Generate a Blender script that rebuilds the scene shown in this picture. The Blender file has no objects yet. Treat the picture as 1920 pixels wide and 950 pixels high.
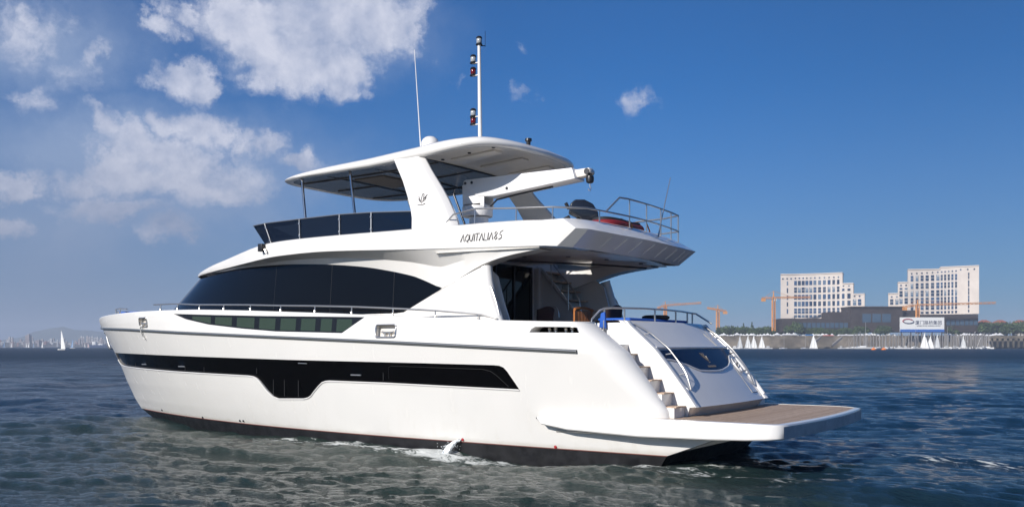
import bpy, bmesh, math, random
from mathutils import Vector, Matrix
random.seed(7)
R = math.radians
S = bpy.context.scene
COL = S.collection

# ---------------------------------------------------------------- camera
F = 1728.0; ANG = R(55.68); CAM = Vector((-7.82, 19.03, 2.41)); HOR = 649.0
FW = Vector((math.cos(ANG), -math.sin(ANG), 0)); RT = Vector((-math.sin(ANG), -math.cos(ANG), 0))
cd = bpy.data.cameras.new('camera'); cam = bpy.data.objects.new('camera', cd); COL.objects.link(cam)
cam.location = CAM
cam.rotation_euler = (R(90), 0, math.atan2(FW.y, FW.x) - R(90))
cd.sensor_width = 36; cd.lens = 36 * F / 1920
cd.shift_y = (HOR - 475) / 1920
cd.clip_start = .1; cd.clip_end = 20000
S.camera = cam

# ---------------------------------------------------------------- light
SUN_EL = R(27.5); SUN_DIR = Vector((.16, .98, 0)).normalized()
sun_v = Vector((SUN_DIR.x * math.cos(SUN_EL), SUN_DIR.y * math.cos(SUN_EL), math.sin(SUN_EL)))
sl = bpy.data.lights.new('sun', 'SUN'); so = bpy.data.objects.new('sun', sl); COL.objects.link(so)
sl.energy = 4.75; sl.angle = R(.5); sl.color = (1, .95, .885)
so.rotation_euler = sun_v.to_track_quat('Z', 'Y').to_euler()
so.location = (0, 40, 60)
S.view_settings.view_transform = 'Standard'; S.view_settings.look = 'None'
S.view_settings.exposure = .2; S.view_settings.gamma = 1

world = bpy.data.worlds.new('World'); S.world = world; world.use_nodes = True
NT = world.node_tree; NT.nodes.clear()

class G:
    """tiny node graph helper"""
    def __init__(s, nt): s.nt = nt
    def n(s, t, **k):
        x = s.nt.nodes.new(t)
        for a, b in k.items(): setattr(x, a, b)
        return x
    def put(s, sock, v):
        if hasattr(v, 'is_output') or isinstance(v, bpy.types.NodeSocket): s.nt.links.new(v, sock)
        else: sock.default_value = v
    def m(s, op, a, b=0.0, c=0.0, clamp=False):
        x = s.n('ShaderNodeMath', operation=op, use_clamp=clamp)
        s.put(x.inputs[0], a); s.put(x.inputs[1], b); s.put(x.inputs[2], c)
        return x.outputs[0]
    def v(s, op, a, b=(0, 0, 0)):
        x = s.n('ShaderNodeVectorMath', operation=op); s.put(x.inputs[0], a); s.put(x.inputs[1], b)
        return x.outputs['Value'] if op in ('DOT_PRODUCT', 'LENGTH') else x.outputs[0]
    def mix(s, f, a, b, mode='MIX'):
        x = s.n('ShaderNodeMix', data_type='RGBA', blend_type=mode)
        s.put(x.inputs[0], f)
        s.put(x.inputs[6], a if not isinstance(a, tuple) else (*a, 1)[:4]); s.put(x.inputs[7], b if not isinstance(b, tuple) else (*b, 1)[:4])
        return x.outputs[2]
    def rng(s, v, a, b, c=0.0, d=1.0, smooth=True):
        x = s.n('ShaderNodeMapRange', interpolation_type='SMOOTHSTEP' if smooth else 'LINEAR')
        s.put(x.inputs[0], v)
        for i, q in zip((1, 2, 3, 4), (a, b, c, d)): s.put(x.inputs[i], q)
        return x.outputs[0]
    def noise(s, vec, scale, detail=2.0, rough=.5, dist=0.0):
        x = s.n('ShaderNodeTexNoise'); s.put(x.inputs['Vector'], vec)
        s.put(x.inputs['Scale'], scale); s.put(x.inputs['Detail'], detail); s.put(x.inputs['Roughness'], rough); s.put(x.inputs['Distortion'], dist)
        return x.outputs[0]
    def comb(s, x, y, z):
        c = s.n('ShaderNodeCombineXYZ'); s.put(c.inputs[0], x); s.put(c.inputs[1], y); s.put(c.inputs[2], z); return c.outputs[0]

def sky_angles(px, py):                     # compass bearing and elevation (radians) of a place in the sky
    d = (FW + RT * (px - 960) / F + Vector((0, 0, 1)) * (HOR - py) / F).normalized()
    return math.atan2(-d.x, -d.y), math.asin(d.z)

def build_world():
    g = G(NT)
    tc = g.n('ShaderNodeTexCoord').outputs['Generated']
    sk = g.n('ShaderNodeTexSky', sky_type='NISHITA', sun_disc=False)
    sk.sun_elevation = SUN_EL
    sk.sun_rotation = math.atan2(SUN_DIR.x, SUN_DIR.y)
    sk.air_density = 1.0; sk.dust_density = .35; sk.ozone_density = 3.2
    sx = g.n('ShaderNodeSeparateXYZ'); g.put(sx.inputs[0], tc)
    az = g.m('ARCTAN2', g.m('MULTIPLY', sx.outputs[0], -1), g.m('MULTIPLY', sx.outputs[1], -1))
    el = g.m('ARCSINE', sx.outputs[2])
    P = g.comb(az, el, 0.0)
    # clouds stand at fixed bearings and elevations: (px, py, rx, ry, weight) read off the photograph as angles
    blobs = [(590,30,175,85,1.0),(480,45,95,75,1.0),(700,40,100,72,1.0),(560,110,105,75,1.0),(630,125,72,62,.95),(770,35,42,52,.95),(430,20,55,50,.95),
             (365,160,60,36,1.0),
             (185,234,40,36,1.0),(245,262,62,34,.9),(322,242,40,28,1.0),(400,245,62,42,.95),(300,290,150,42,.9),(480,268,62,36,.8),(350,325,220,48,.72),(120,342,72,32,.9),(35,345,48,28,1.0),
             (205,322,85,42,.9),(560,308,50,26,.85),(430,350,150,42,.62),(190,395,110,28,.9),(320,437,62,28,.78),(0,420,36,26,.8),
             (40,50,100,85,.62),(188,116,24,26,.7),(60,190,46,24,.5),(150,150,75,52,.5),(300,45,36,26,.62),(330,15,46,24,.5),
             (1205,195,38,30,.56),(968,160,24,20,.48),(970,80,18,14,.38),(850,165,20,18,.36),(680,175,20,22,.55)]
    nz = g.noise(P, 11.0, 9.0, .60, .15)
    nz2 = g.noise(g.v('ADD', P, (0.010, .020, 0.0)), 11.0, 9.0, .60, .15)
    warp = g.n('ShaderNodeTexNoise'); g.put(warp.inputs['Vector'], P); g.put(warp.inputs['Scale'], 9.0); g.put(warp.inputs['Detail'], 3.0)
    Pw = g.v('ADD', P, g.v('MULTIPLY', g.v('SUBTRACT', warp.outputs['Color'], (.5, .5, .5)), (.085, .055, 0)))
    warp2 = g.n('ShaderNodeTexNoise'); g.put(warp2.inputs['Vector'], P); g.put(warp2.inputs['Scale'], 34.0); g.put(warp2.inputs['Detail'], 5.0); g.put(warp2.inputs['Roughness'], .65)
    Pw = g.v('ADD', Pw, g.v('MULTIPLY', g.v('SUBTRACT', warp2.outputs['Color'], (.5, .5, .5)), (.055, .045, 0)))
    tot = None; low = None
    for (bx, by, rx, ry, w) in blobs:
        a, e = sky_angles(bx, by); a2, _ = sky_angles(bx + rx, by); _, e2 = sky_angles(bx, by - ry)
        ra = abs(a2 - a) * 1.12; re = abs(e2 - e) * 1.12
        q = g.v('MULTIPLY', g.v('SUBTRACT', Pw, (a, e, 0)), (1 / ra, 1 / re, 0))
        d2 = g.v('DOT_PRODUCT', q, q)
        b = g.m('MULTIPLY', g.rng(g.m('SQRT', d2), .1, 1.6, 1, 0), w)
        tot = b if tot is None else g.m('MAXIMUM', tot, b)
    fine = g.noise(Pw, 42.0, 6.0, .62)
    field = g.m('ADD', tot, g.m('ADD', g.m('MULTIPLY', g.m('SUBTRACT', nz, .5), 1.55), g.m('MULTIPLY', g.m('SUBTRACT', fine, .5), .75)))
    dens = g.rng(field, .18, .84)
    dens = g.m('MULTIPLY', g.m('MULTIPLY', dens, g.rng(tot, .02, .22)), .93)
    # fair weather cloud everywhere else, thin, for the water to mirror
    bank = None
    for (bx, by, rx, ry, w) in [(300,300,330,110,.85),(90,90,230,120,.6),(60,420,240,90,.7),(330,400,240,70,.7),(600,60,240,110,.55),(520,330,160,80,.5)]:
        a, e = sky_angles(bx, by); a2, _ = sky_angles(bx + rx, by); _, e2 = sky_angles(bx, by - ry)
        q = g.v('MULTIPLY', g.v('SUBTRACT', Pw, (a, e, 0)), (.8 / abs(a2 - a), .8 / abs(e2 - e), 0))
        b = g.m('MULTIPLY', g.rng(g.v('LENGTH', q), .1, 1.15, 1, 0), w); bank = b if bank is None else g.m('MAXIMUM', bank, b)
    bank = g.m('MULTIPLY', bank, g.rng(g.noise(Pw, 6.0, 6.0, .6), .28, .62, .35, 1.0))
    relief = g.m('MULTIPLY', g.m('SUBTRACT', nz, nz2), 3.4)
    lit = g.m('ADD', .62, relief, clamp=True)
    lit = g.m('ADD', g.m('MULTIPLY', lit, .75), g.m('MULTIPLY', g.m('SUBTRACT', fine, .5), .5), clamp=True)
    lowhaze = g.rng(el, .02, .26, 0, 1)
    hi = g.mix(lowhaze, (.24, .28, .40), (.70, .71, .80)); lo = g.mix(lowhaze, (.17, .22, .34), (.29, .35, .51))
    cloud = g.mix(lit, lo, hi)
    STR = .075
    base = g.v('MULTIPLY', sk.outputs[0], (STR * .19, STR * .475, STR * .83))
    # clear air: deep blue away from the sun, with a grey veil low down towards the left of the view
    ak0, _ = sky_angles(1050, 400); ak1, _ = sky_angles(1900, 400)
    kk = g.rng(az, ak0, ak1, 1.30, 1.0); base = g.v('MULTIPLY', base, g.comb(g.rng(az, ak0, ak1, 1.0, .72), kk, kk))
    hs = g.n('ShaderNodeHueSaturation'); g.put(hs.inputs['Saturation'], 1.05); g.put(hs.inputs['Value'], 1.0); g.put(hs.inputs['Color'], base)
    base = hs.outputs[0]
    a0, _ = sky_angles(0, 400); a1, _ = sky_angles(1100, 400)
    side = g.rng(az, a1, a0, 0, 1)
    veil = g.m('MULTIPLY', g.rng(el, 0.0, .30, 1, .15), g.m('MULTIPLY_ADD', side, .42, .44))
    base = g.mix(veil, base, (.185, .235, .365))
    out = g.mix(dens, g.mix(g.m('MULTIPLY', bank, .92), base, g.mix(lowhaze, (.20, .26, .39), (.34, .42, .58))), cloud)
    bg = g.n('ShaderNodeBackground'); g.put(bg.inputs[0], out); g.put(bg.inputs[1], 1.0)
    wo = g.n('ShaderNodeOutputWorld'); NT.links.new(bg.outputs[0], wo.inputs[0])
build_world()

# ---------------------------------------------------------------- materials
MATS = {}
def mat(name, col, rough=.5, metal=0.0, coat=0.0, var=0.0, scale=4.0, bump=0.0, bscale=40.0, spec=.5, ior=1.5, alpha=None, trans=0.0):
    if name in MATS: return MATS[name]
    m = bpy.data.materials.new(name); m.use_nodes = True; MATS[name] = m
    nt = m.node_tree; b = nt.nodes['Principled BSDF']; g = G(nt)
    b.inputs['Roughness'].default_value = rough; b.inputs['Metallic'].default_value = metal
    b.inputs['Coat Weight'].default_value = coat; b.inputs['Coat Roughness'].default_value = .06
    b.inputs['Specular IOR Level'].default_value = spec; b.inputs['IOR'].default_value = ior
    b.inputs['Transmission Weight'].default_value = trans
    tc = g.n('ShaderNodeTexCoord').outputs['Object']
    if var > 0:
        nz = g.noise(tc, scale, 5.0, .6)
        c1 = tuple(max(0, c * (1 - var)) for c in col); c2 = tuple(min(1, c * (1 + var)) for c in col)
        g.put(b.inputs['Base Color'], g.mix(g.rng(nz, .3, .7), c1, c2))
        g.put(b.inputs['Roughness'], g.rng(g.noise(tc, scale * 2.3, 3.0), .3, .7, rough * .85, min(1, rough * 1.2)))
    else: b.inputs['Base Color'].default_value = (*col, 1)
    if bump > 0:
        bp = g.n('ShaderNodeBump'); bp.inputs['Strength'].default_value = bump; bp.inputs['Distance'].default_value = .01
        g.put(bp.inputs['Height'], g.noise(tc, bscale, 3.0)); nt.links.new(bp.outputs[0], b.inputs['Normal'])
    if alpha is not None: b.inputs['Alpha'].default_value = alpha
    return m
GEL = mat('gelcoat_white', (.80, .78, .745), .22, coat=.5, var=.015, scale=1.3)
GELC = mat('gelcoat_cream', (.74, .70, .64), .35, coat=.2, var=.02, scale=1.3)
HEAD = mat('headliner_grey', (.17, .165, .16), .2, coat=.15)
BLACKG = mat('black_glass', (.004, .0045, .006), .04, spec=.22)
HULLG = mat('hull_black_glass', (.0025, .0025, .003), .12, spec=.08)
TINT = mat('blue_tinted_glass', (.006, .011, .024), .05, spec=.3)
PANE = mat('green_pane', (.035, .052, .032), .12)
ANTIF = mat('antifouling_black', (.012, .012, .014), .42, var=.4, scale=3)
STEEL = mat('stainless_steel', (.60, .58, .55), .30, metal=.85)
DARKM = mat('dark_metal', (.06, .06, .065), .4, metal=.6)
BLK = mat('black_plastic', (.015, .015, .018), .35)
BLKF = mat('black_fabric', (.012, .013, .016), .7, bump=.4, bscale=30)
NAVY = mat('navy_panel', (.006, .011, .034), .2, spec=.25)
EMB = mat('emblem_grey', (.16, .15, .15), .4, metal=.3)
EMBL = mat('emblem_silver', (.22, .19, .16), .35, metal=.4)
REDP = mat('red_plastic', (.35, .015, .02), .4)
REDL = mat('red_lens', (.12, .004, .008), .15)
CLEARL = mat('clear_lens', (.35, .37, .38), .12)
BLUEC = mat('blue_canvas', (.01, .09, .42), .75, bump=.3, bscale=60)
WICK = mat('brown_wicker', (.035, .016, .014), .8, bump=.8, bscale=90)
TEAKC = mat('varnished_teak', (.36, .13, .035), .35, var=.25, scale=9)
ORANGE = mat('orange_webbing', (.85, .22, .02), .7)
REDC = mat('red_pvc', (.20, .010, .018), .65)
SEAMG = mat('seam_grey', (.30, .29, .28), .5)
TRED = mat('teak_tread', (.52, .37, .26), .6, var=.2, scale=12)

def hull_paint():
    m = bpy.data.materials.new('hull_paint'); m.use_nodes = True
    nt = m.node_tree; b = nt.nodes['Principled BSDF']; g = G(nt)
    tc = g.n('ShaderNodeTexCoord').outputs['Object']; sx = g.n('ShaderNodeSeparateXYZ'); g.put(sx.inputs[0], tc)
    st = g.rng(g.noise(g.v('MULTIPLY', tc, (5.5, 5.5, .35)), 1.0, 5.0, .65), .50, .78)
    low = g.rng(sx.outputs[2], .30, 1.5, 1, .12); scum = g.rng(g.m('ADD', sx.outputs[2], g.m('MULTIPLY', g.noise(tc, 2.2, 4.0), .14)), .37, .46, 1, 0)
    c = g.mix(g.rng(g.noise(tc, .8, 4.0), .3, .7), (.80, .78, .745), (.775, .758, .725))
    c = g.mix(g.m('MULTIPLY', g.m('MULTIPLY', st, low), .22), c, (.52, .47, .38))
    c = g.mix(g.m('MULTIPLY', scum, .30), c, (.42, .38, .28))
    g.put(b.inputs['Base Color'], c); g.put(b.inputs['Roughness'], g.rng(st, 0, 1, .2, .34))
    b.inputs['Coat Weight'].default_value = .5; b.inputs['Coat Roughness'].default_value = .05
    bp = g.n('ShaderNodeBump'); bp.inputs['Strength'].default_value = .12; bp.inputs['Distance'].default_value = .05
    g.put(bp.inputs['Height'], g.noise(tc, .9, 2.0)); nt.links.new(bp.outputs[0], b.inputs['Normal']); nt.links.new(bp.outputs[0], b.inputs['Coat Normal'])
    return m
HULLP = hull_paint()

def teak_deck():
    m = bpy.data.materials.new('teak_deck'); m.use_nodes = True; MATS['teak_deck'] = m
    nt = m.node_tree; b = nt.nodes['Principled BSDF']; g = G(nt)
    tc = g.n('ShaderNodeTexCoord').outputs['Object']
    sx = g.n('ShaderNodeSeparateXYZ'); g.put(sx.inputs[0], tc)
    plank = g.m('FRACT', g.m('MULTIPLY', sx.outputs[0], 1 / .065))
    seam = g.m('GREATER_THAN', plank, .90)
    pid = g.m('FLOOR', g.m('MULTIPLY', sx.outputs[0], 1 / .065))
    wn = g.n('ShaderNodeTexWhiteNoise', noise_dimensions='1D'); g.put(wn.inputs['W'], pid)
    grain = g.noise(g.v('MULTIPLY', tc, (60, 3, 3)), 1.0, 4.0, .6)
    c = g.mix(wn.outputs[0], (.42, .30, .21), (.54, .405, .30))
    c = g.mix(g.m('MULTIPLY', g.rng(grain, .35, .7), .45), c, (.17, .11, .075))
    c = g.mix(seam, c, (.05, .04, .035))
    g.put(b.inputs['Base Color'], c); b.inputs['Roughness'].default_value = .65
    return m
TEAK = teak_deck()

# ---------------------------------------------------------------- mesh helpers
def link(name, me, parent=None):
    o = bpy.data.objects.new(name, me); COL.objects.link(o)
    if parent is not None: o.parent = parent
    return o
def tag(o, label=None, cat=None, group=None, kind=None):
    if label: o['label'] = label
    if cat: o['category'] = cat
    if group: o['group'] = group
    if kind: o['kind'] = kind
    return o
def empty(name, loc=(0, 0, 0), rz=0, parent=None):
    o = link(name, None, parent); o.location = loc; o.rotation_euler.z = rz; o.empty_display_size = .2; return o
TWIN = {}
SEPARATE = {'stanchion','rail_foot','window_joint','door_frame','headliner_joint','ceiling_moulding','ceiling_lamp','fascia_slit','downlight','platform_bracket','crane_pin','side_coaming','flybridge_seating','gate_post','hatch_seam'}
def clusters(bm):
    """loose pieces whose boxes touch belong together"""
    seen = set(); comps = []
    for v in bm.verts:
        if v in seen: continue
        st = [v]; seen.add(v); c = []
        while st:
            a = st.pop(); c.append(a)
            for e in a.link_edges:
                b = e.other_vert(a)
                if b not in seen: seen.add(b); st.append(b)
        comps.append(c)
    bb = [[min(v.co[k] for v in c) - .004 for k in range(3)] + [max(v.co[k] for v in c) + .004 for k in range(3)] for c in comps]
    par = list(range(len(comps)))
    def f(i):
        while par[i] != i: i = par[i]
        return i
    for i in range(len(comps)):
        for j in range(i):
            if all(bb[i][k] <= bb[j][k + 3] and bb[j][k] <= bb[i][k + 3] for k in range(3)): par[f(i)] = f(j)
    out = {}
    for i in range(len(comps)): out.setdefault(f(i), []).extend(comps[i])
    return list(out.values())
def finish(bm, name, m, parent=None, ang=35, bev=0.0, mirror=False, segs=2, dbl=1e-4, sep=False):
    apart = mirror and min(abs(v.co.y) for v in bm.verts) > .03
    if mirror and not apart:
        gm = bmesh.ops.duplicate(bm, geom=bm.verts[:] + bm.edges[:] + bm.faces[:])['geom']
        vs = [e for e in gm if isinstance(e, bmesh.types.BMVert)]; fs = [e for e in gm if isinstance(e, bmesh.types.BMFace)]
        for v in vs: v.co.y *= -1
        bmesh.ops.reverse_faces(bm, faces=fs)
    if dbl: bmesh.ops.remove_doubles(bm, verts=bm.verts[:], dist=dbl)
    if bev > 0:
        es = [e for e in bm.edges if len(e.link_faces) == 2 and e.calc_face_angle(0) > R(30)]
        if es: bmesh.ops.bevel(bm, geom=es, offset=bev, segments=segs, profile=.5, affect='EDGES', clamp_overlap=True)
    if sep or name in SEPARATE:
        cl = clusters(bm)
        if len(cl) > 1:
            first = None
            for c in cl:
                b2 = bm.copy(); keep = {v.index for v in c}
                bm.verts.index_update(); keep = {v.index for v in c}; b2.verts.ensure_lookup_table()
                bmesh.ops.delete(b2, geom=[v for v in b2.verts if v.index not in keep], context='VERTS')
                o = store(b2, name, m, parent, ang, apart); first = first or o
            bm.free(); return first
    return store(bm, name, m, parent, ang, apart)
def store(bm, name, m, parent, ang, apart):
    def mk(b, par):
        me = bpy.data.meshes.new(name); b.to_mesh(me); b.free()
        for mm in (m if isinstance(m, (list, tuple)) else [m]): me.materials.append(mm)
        for p in me.polygons: p.use_smooth = True
        me.set_sharp_from_angle(angle=R(ang))
        return link(name, me, par)
    b2 = None
    if apart:
        b2 = bm.copy()
        for v in b2.verts: v.co.y *= -1
        bmesh.ops.reverse_faces(b2, faces=b2.faces[:])
    o = mk(bm, parent)
    if b2: TWIN[o.name] = mk(b2, TWIN.get(parent.name, parent) if parent else None)
    return o

def box(bm, c, s, rot=None, mi=0):
    vs = bmesh.ops.create_cube(bm, size=1)['verts']
    M = Matrix.Translation(c) @ (rot.to_4x4() if rot else Matrix()) @ Matrix.Diagonal((*s, 1))
    for v in vs: v.co = M @ v.co
    for f in {f for v in vs for f in v.link_faces}: f.material_index = mi
    return vs
def tube(bm, pts, r, seg=8, cap=True, mi=0, closed=False, r2=None):
    pts = [Vector(p) for p in pts]; n = len(pts); rings = []
    up = Vector((0, 0, 1))
    for i, p in enumerate(pts):
        if closed: t = (pts[(i + 1) % n] - pts[i - 1])
        else: t = (pts[min(i + 1, n - 1)] - pts[max(i - 1, 0)])
        t.normalize()
        a = t.cross(up)
        if a.length < .05: a = t.cross(Vector((0, 1, 0)))
        a.normalize(); b = t.cross(a)
        rr = r if r2 is None else r + (r2 - r) * i / (n - 1)
        rings.append([bm.verts.new(p + a * rr * math.cos(k * 2 * math.pi / seg) + b * rr * math.sin(k * 2 * math.pi / seg)) for k in range(seg)])
    m = n if closed else n - 1
    for i in range(m):
        A, B = rings[i], rings[(i + 1) % n]
        for k in range(seg):
            f = bm.faces.new((A[k], A[(k + 1) % seg], B[(k + 1) % seg], B[k])); f.material_index = mi
    if cap and not closed:
        f = bm.faces.new(rings[0][::-1]); f.material_index = mi
        f = bm.faces.new(rings[-1]); f.material_index = mi
def lathe(bm, prof, c, seg=20, axis='Z', mi=0):
    rings = []
    for (r, h) in prof:
        ring = []
        for k in range(seg):
            a = k * 2 * math.pi / seg
            if axis == 'Z': p = Vector((r * math.cos(a), r * math.sin(a), h))
            elif axis == 'X': p = Vector((h, r * math.cos(a), r * math.sin(a)))
            else: p = Vector((r * math.sin(a), h, r * math.cos(a)))
            ring.append(bm.verts.new(p + Vector(c)))
        rings.append(ring)
    for i in range(len(rings) - 1):
        for k in range(seg):
            f = bm.faces.new((rings[i][k], rings[i][(k + 1) % seg], rings[i + 1][(k + 1) % seg], rings[i + 1][k])); f.material_index = mi
    bm.faces.new(rings[0][::-1]).material_index = mi; bm.faces.new(rings[-1]).material_index = mi
def prism(bm, outline, off, mi=0):
    """outline: 3D points; off: extrusion vector"""
    A = [bm.verts.new(Vector(p)) for p in outline]; B = [bm.verts.new(Vector(p) + Vector(off)) for p in outline]
    n = len(A)
    fs = [bm.faces.new(A[::-1]), bm.faces.new(B)]
    for i in range(n): fs.append(bm.faces.new((A[i], A[(i + 1) % n], B[(i + 1) % n], B[i])))
    bmesh.ops.recalc_face_normals(bm, faces=fs)
    for f in fs: f.material_index = mi
    return fs
def loft(bm, rings, closed=False, mi=0, flip=False):
    V = [[bm.verts.new(Vector(p)) for p in r] for r in rings]
    n = len(V[0]); out = []
    for i in range(len(V) - 1):
        for k in range(n if closed else n - 1):
            q = (V[i][k], V[i][(k + 1) % n], V[i + 1][(k + 1) % n], V[i + 1][k])
            if flip: q = q[::-1]
            try: f = bm.faces.new(q); f.material_index = mi; out.append(f)
            except ValueError: pass
    return V
def lerp(x, pts):
    if x <= pts[0][0]: return pts[0][1]
    for (a, b), (c, d) in zip(pts, pts[1:]):
        if x <= c: return b + (d - b) * (x - a) / (c - a)
    return pts[-1][1]
def smooth_lerp(x, pts):               # Catmull-Rom through the points
    n = len(pts)
    if x <= pts[0][0]: return pts[0][1]
    if x >= pts[-1][0]: return pts[-1][1]
    for i in range(n - 1):
        if x <= pts[i + 1][0]: break
    x0, y0 = pts[i]; x1, y1 = pts[i + 1]; h = x1 - x0; t = (x - x0) / h
    def slope(j):
        if j == 0: return (pts[1][1] - pts[0][1]) / (pts[1][0] - pts[0][0])
        if j == n - 1: return (pts[-1][1] - pts[-2][1]) / (pts[-1][0] - pts[-2][0])
        return (pts[j + 1][1] - pts[j - 1][1]) / (pts[j + 1][0] - pts[j - 1][0])
    m0, m1 = slope(i) * h, slope(i + 1) * h
    return (2*t**3-3*t*t+1)*y0 + (t**3-2*t*t+t)*m0 + (-2*t**3+3*t*t)*y1 + (t**3-t*t)*m1

# ---------------------------------------------------------------- water
def build_water():
    import numpy as np
    rnd = random.Random(3); comps = []
    L = .17
    while L < 14:
        s0 = .062 if L < .6 else .062 * (.6 / L) ** .62
        th = R(120) + rnd.gauss(0, .50)
        comps.append((L, th, rnd.uniform(0, 6.28), s0 * rnd.uniform(.6, 1.3) * L / 6.2832)); L *= 1.055
    rad = [1.2]
    while rad[-1] < 7: rad.append(rad[-1] * 1.03)
    while rad[-1] < 48: rad.append(rad[-1] * 1.0046)
    while rad[-1] < 160: rad.append(rad[-1] * 1.0085)
    while rad[-1] < 420: rad.append(rad[-1] * 1.02)
    while rad[-1] < 6500: rad.append(rad[-1] * 1.12)
    base = math.atan2(FW.y, FW.x); angs = []; a = -R(42)
    while a < R(42): angs.append(a); a += R(.10)
    while a < R(360 - 42): angs.append(a); a += R(4)
    rr = np.array(rad)[:, None]; aa = np.array(angs)[None, :]
    X = CAM.x + rr * np.cos(base + aa); Y = CAM.y + rr * np.sin(base + aa); Z = np.zeros_like(X); DX = np.zeros_like(X); DY = np.zeros_like(X)
    cell = np.gradient(np.array(rad))[:, None]; cell = np.maximum(cell, rr * R(.10))
    inview = (np.abs(aa) < R(42.05)).astype(float); gust = .78 + .30 * np.sin(X * .11 + 1.3 * np.sin(Y * .07)) * np.sin(Y * .13 + 2.0)
    for L, th, ph, am in comps:
        k = 6.2832 / L; w = np.clip((L / cell - 2.4) / 1.6, 0, 1) * inview * np.clip((420 - rr) / 200, 0, 1) * (gust if L < 3 else 1.0)
        p = k * (math.cos(th) * X + math.sin(th) * Y) + ph; c = am * np.cos(p) * w
        Z += am * np.sin(p) * w; DX += c * math.cos(th) * .9; DY += c * math.sin(th) * .9
    V = np.stack([X + DX, Y + DY, Z], -1).reshape(-1, 3); n = len(angs); m_ = len(rad)
    ii, kk = np.meshgrid(np.arange(m_ - 1), np.arange(n), indexing='ij'); k2 = (kk + 1) % n
    Fc = np.stack([ii * n + kk, (ii + 1) * n + kk, (ii + 1) * n + k2, ii * n + k2], -1).reshape(-1, 4)
    me = bpy.data.meshes.new('water'); nv, nf = len(V) + 1, len(Fc)
    V = np.vstack([V, [[CAM.x, CAM.y, 0]]]); tri = np.stack([np.full(n, nv - 1), np.arange(n), (np.arange(n) + 1) % n], -1)
    me.vertices.add(nv); me.vertices.foreach_set('co', V.astype(np.float32).ravel())
    me.loops.add(nf * 4 + n * 3); me.loops.foreach_set('vertex_index', np.concatenate([Fc.ravel(), tri.ravel()]).astype(np.int32))
    me.polygons.add(nf + n); me.polygons.foreach_set('loop_start', np.concatenate([np.arange(nf) * 4, nf * 4 + np.arange(n) * 3]).astype(np.int32))
    me.update(calc_edges=True); me.validate()
    if me.polygons[10].normal.z < 0: me.flip_normals()
    me.polygons.foreach_set('use_smooth', np.ones(len(me.polygons), dtype=bool))
    m = bpy.data.materials.new('sea_water'); m.use_nodes = True; nt = m.node_tree; b = nt.nodes['Principled BSDF']; g = G(nt)
    tc = g.n('ShaderNodeTexCoord').outputs['Object']
    # churned green water by the hull, clean deep blue outside
    q = g.v('MULTIPLY', g.v('SUBTRACT', tc, (9.0, 6.0, 0)), (1 / 17., 1 / 9., 0))
    wn = g.noise(tc, .25, 3.0)
    near = g.rng(g.m('ADD', g.v('LENGTH', q), g.m('MULTIPLY', g.m('SUBTRACT', wn, .5), .8)), .45, 1.25, 1, 0)
    col = g.mix(near, (.004, .020, .038), (.019, .034, .028))
    # foam: along the hull, at the outlet, and the turbulent line astern
    fn = g.noise(g.v('MULTIPLY', tc, (1, 2.2, 1)), 2.6, 7.0, .68, .6)
    q1 = g.v('MULTIPLY', g.v('SUBTRACT', tc, (5.2, 3.0, 0)), (1 / .8, 1 / .45, 0)); f1 = g.rng(g.v('LENGTH', q1), .1, 1.2, 1, 0)
    sx = g.n('ShaderNodeSeparateXYZ'); g.put(sx.inputs[0], tc)
    q2 = g.v('MULTIPLY', g.v('SUBTRACT', tc, (4.5, 2.9, 0)), (1 / 12., 1 / .75, 0)); f2 = g.rng(g.v('LENGTH', q2), .3, 1.1, 1, 0)
    q3 = g.v('MULTIPLY', g.v('SUBTRACT', tc, (-4.8, -2.5, 0)), (1 / 3.6, 1 / .7, 0)); f3 = g.rng(g.v('LENGTH', q3), .3, 1.1, 1, 0)
    q4 = g.v('MULTIPLY', g.v('SUBTRACT', tc, (-1.0, 1.7, 0)), (1 / 1.8, 1 / .8, 0)); f3 = g.m('MAXIMUM', f3, g.rng(g.v('LENGTH', q4), .2, 1.1, 1, 0))
    fo = g.m('ADD', g.m('MULTIPLY', f1, .20), g.m('ADD', g.m('MULTIPLY', f2, .26), g.m('MULTIPLY', f3, .22)))
    foam = g.rng(g.m('ADD', fn, fo), .70, .86)
    foam = g.m('MULTIPLY', foam, g.m('MAXIMUM', f1, g.m('MAXIMUM', f2, f3)))
    g.put(b.inputs['Base Color'], g.mix(foam, col, (.62, .64, .62)))
    g.put(b.inputs['Roughness'], g.m('MULTIPLY_ADD', foam, .5, g.rng(g.v('LENGTH', tc), 25, 220, .05, .42)))
    b.inputs['IOR'].default_value = 1.34
    geo = g.n('ShaderNodeCameraData').outputs['View Distance']
    far = g.rng(g.v('LENGTH', g.v('SUBTRACT', tc, (CAM.x, CAM.y, 0))), 28, 130, 0, 1)
    h1 = g.m('MULTIPLY', g.noise(g.v('MULTIPLY', tc, (1, 1.6, 1)), 7.0, 5.0, .66), .060)
    h2 = g.m('ADD', g.m('MULTIPLY', g.noise(g.v('MULTIPLY', tc, (1, 1.5, 1)), .8, 6.0, .64), .85), g.m('MULTIPLY', g.noise(g.v('MULTIPLY', tc, (.5, 1, 1)), .13, 6.0, .66), 4.2))
    h = g.m('ADD', h1, g.m('MULTIPLY', h2, far))
    bp = g.n('ShaderNodeBump'); bp.inputs['Strength'].default_value = 1.0; bp.inputs['Distance'].default_value = 1.0
    g.put(bp.inputs['Height'], h); nt.links.new(bp.outputs[0], b.inputs['Normal'])
    me.materials.append(m)
    tag(link('water', me), kind='structure')
build_water()

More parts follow.
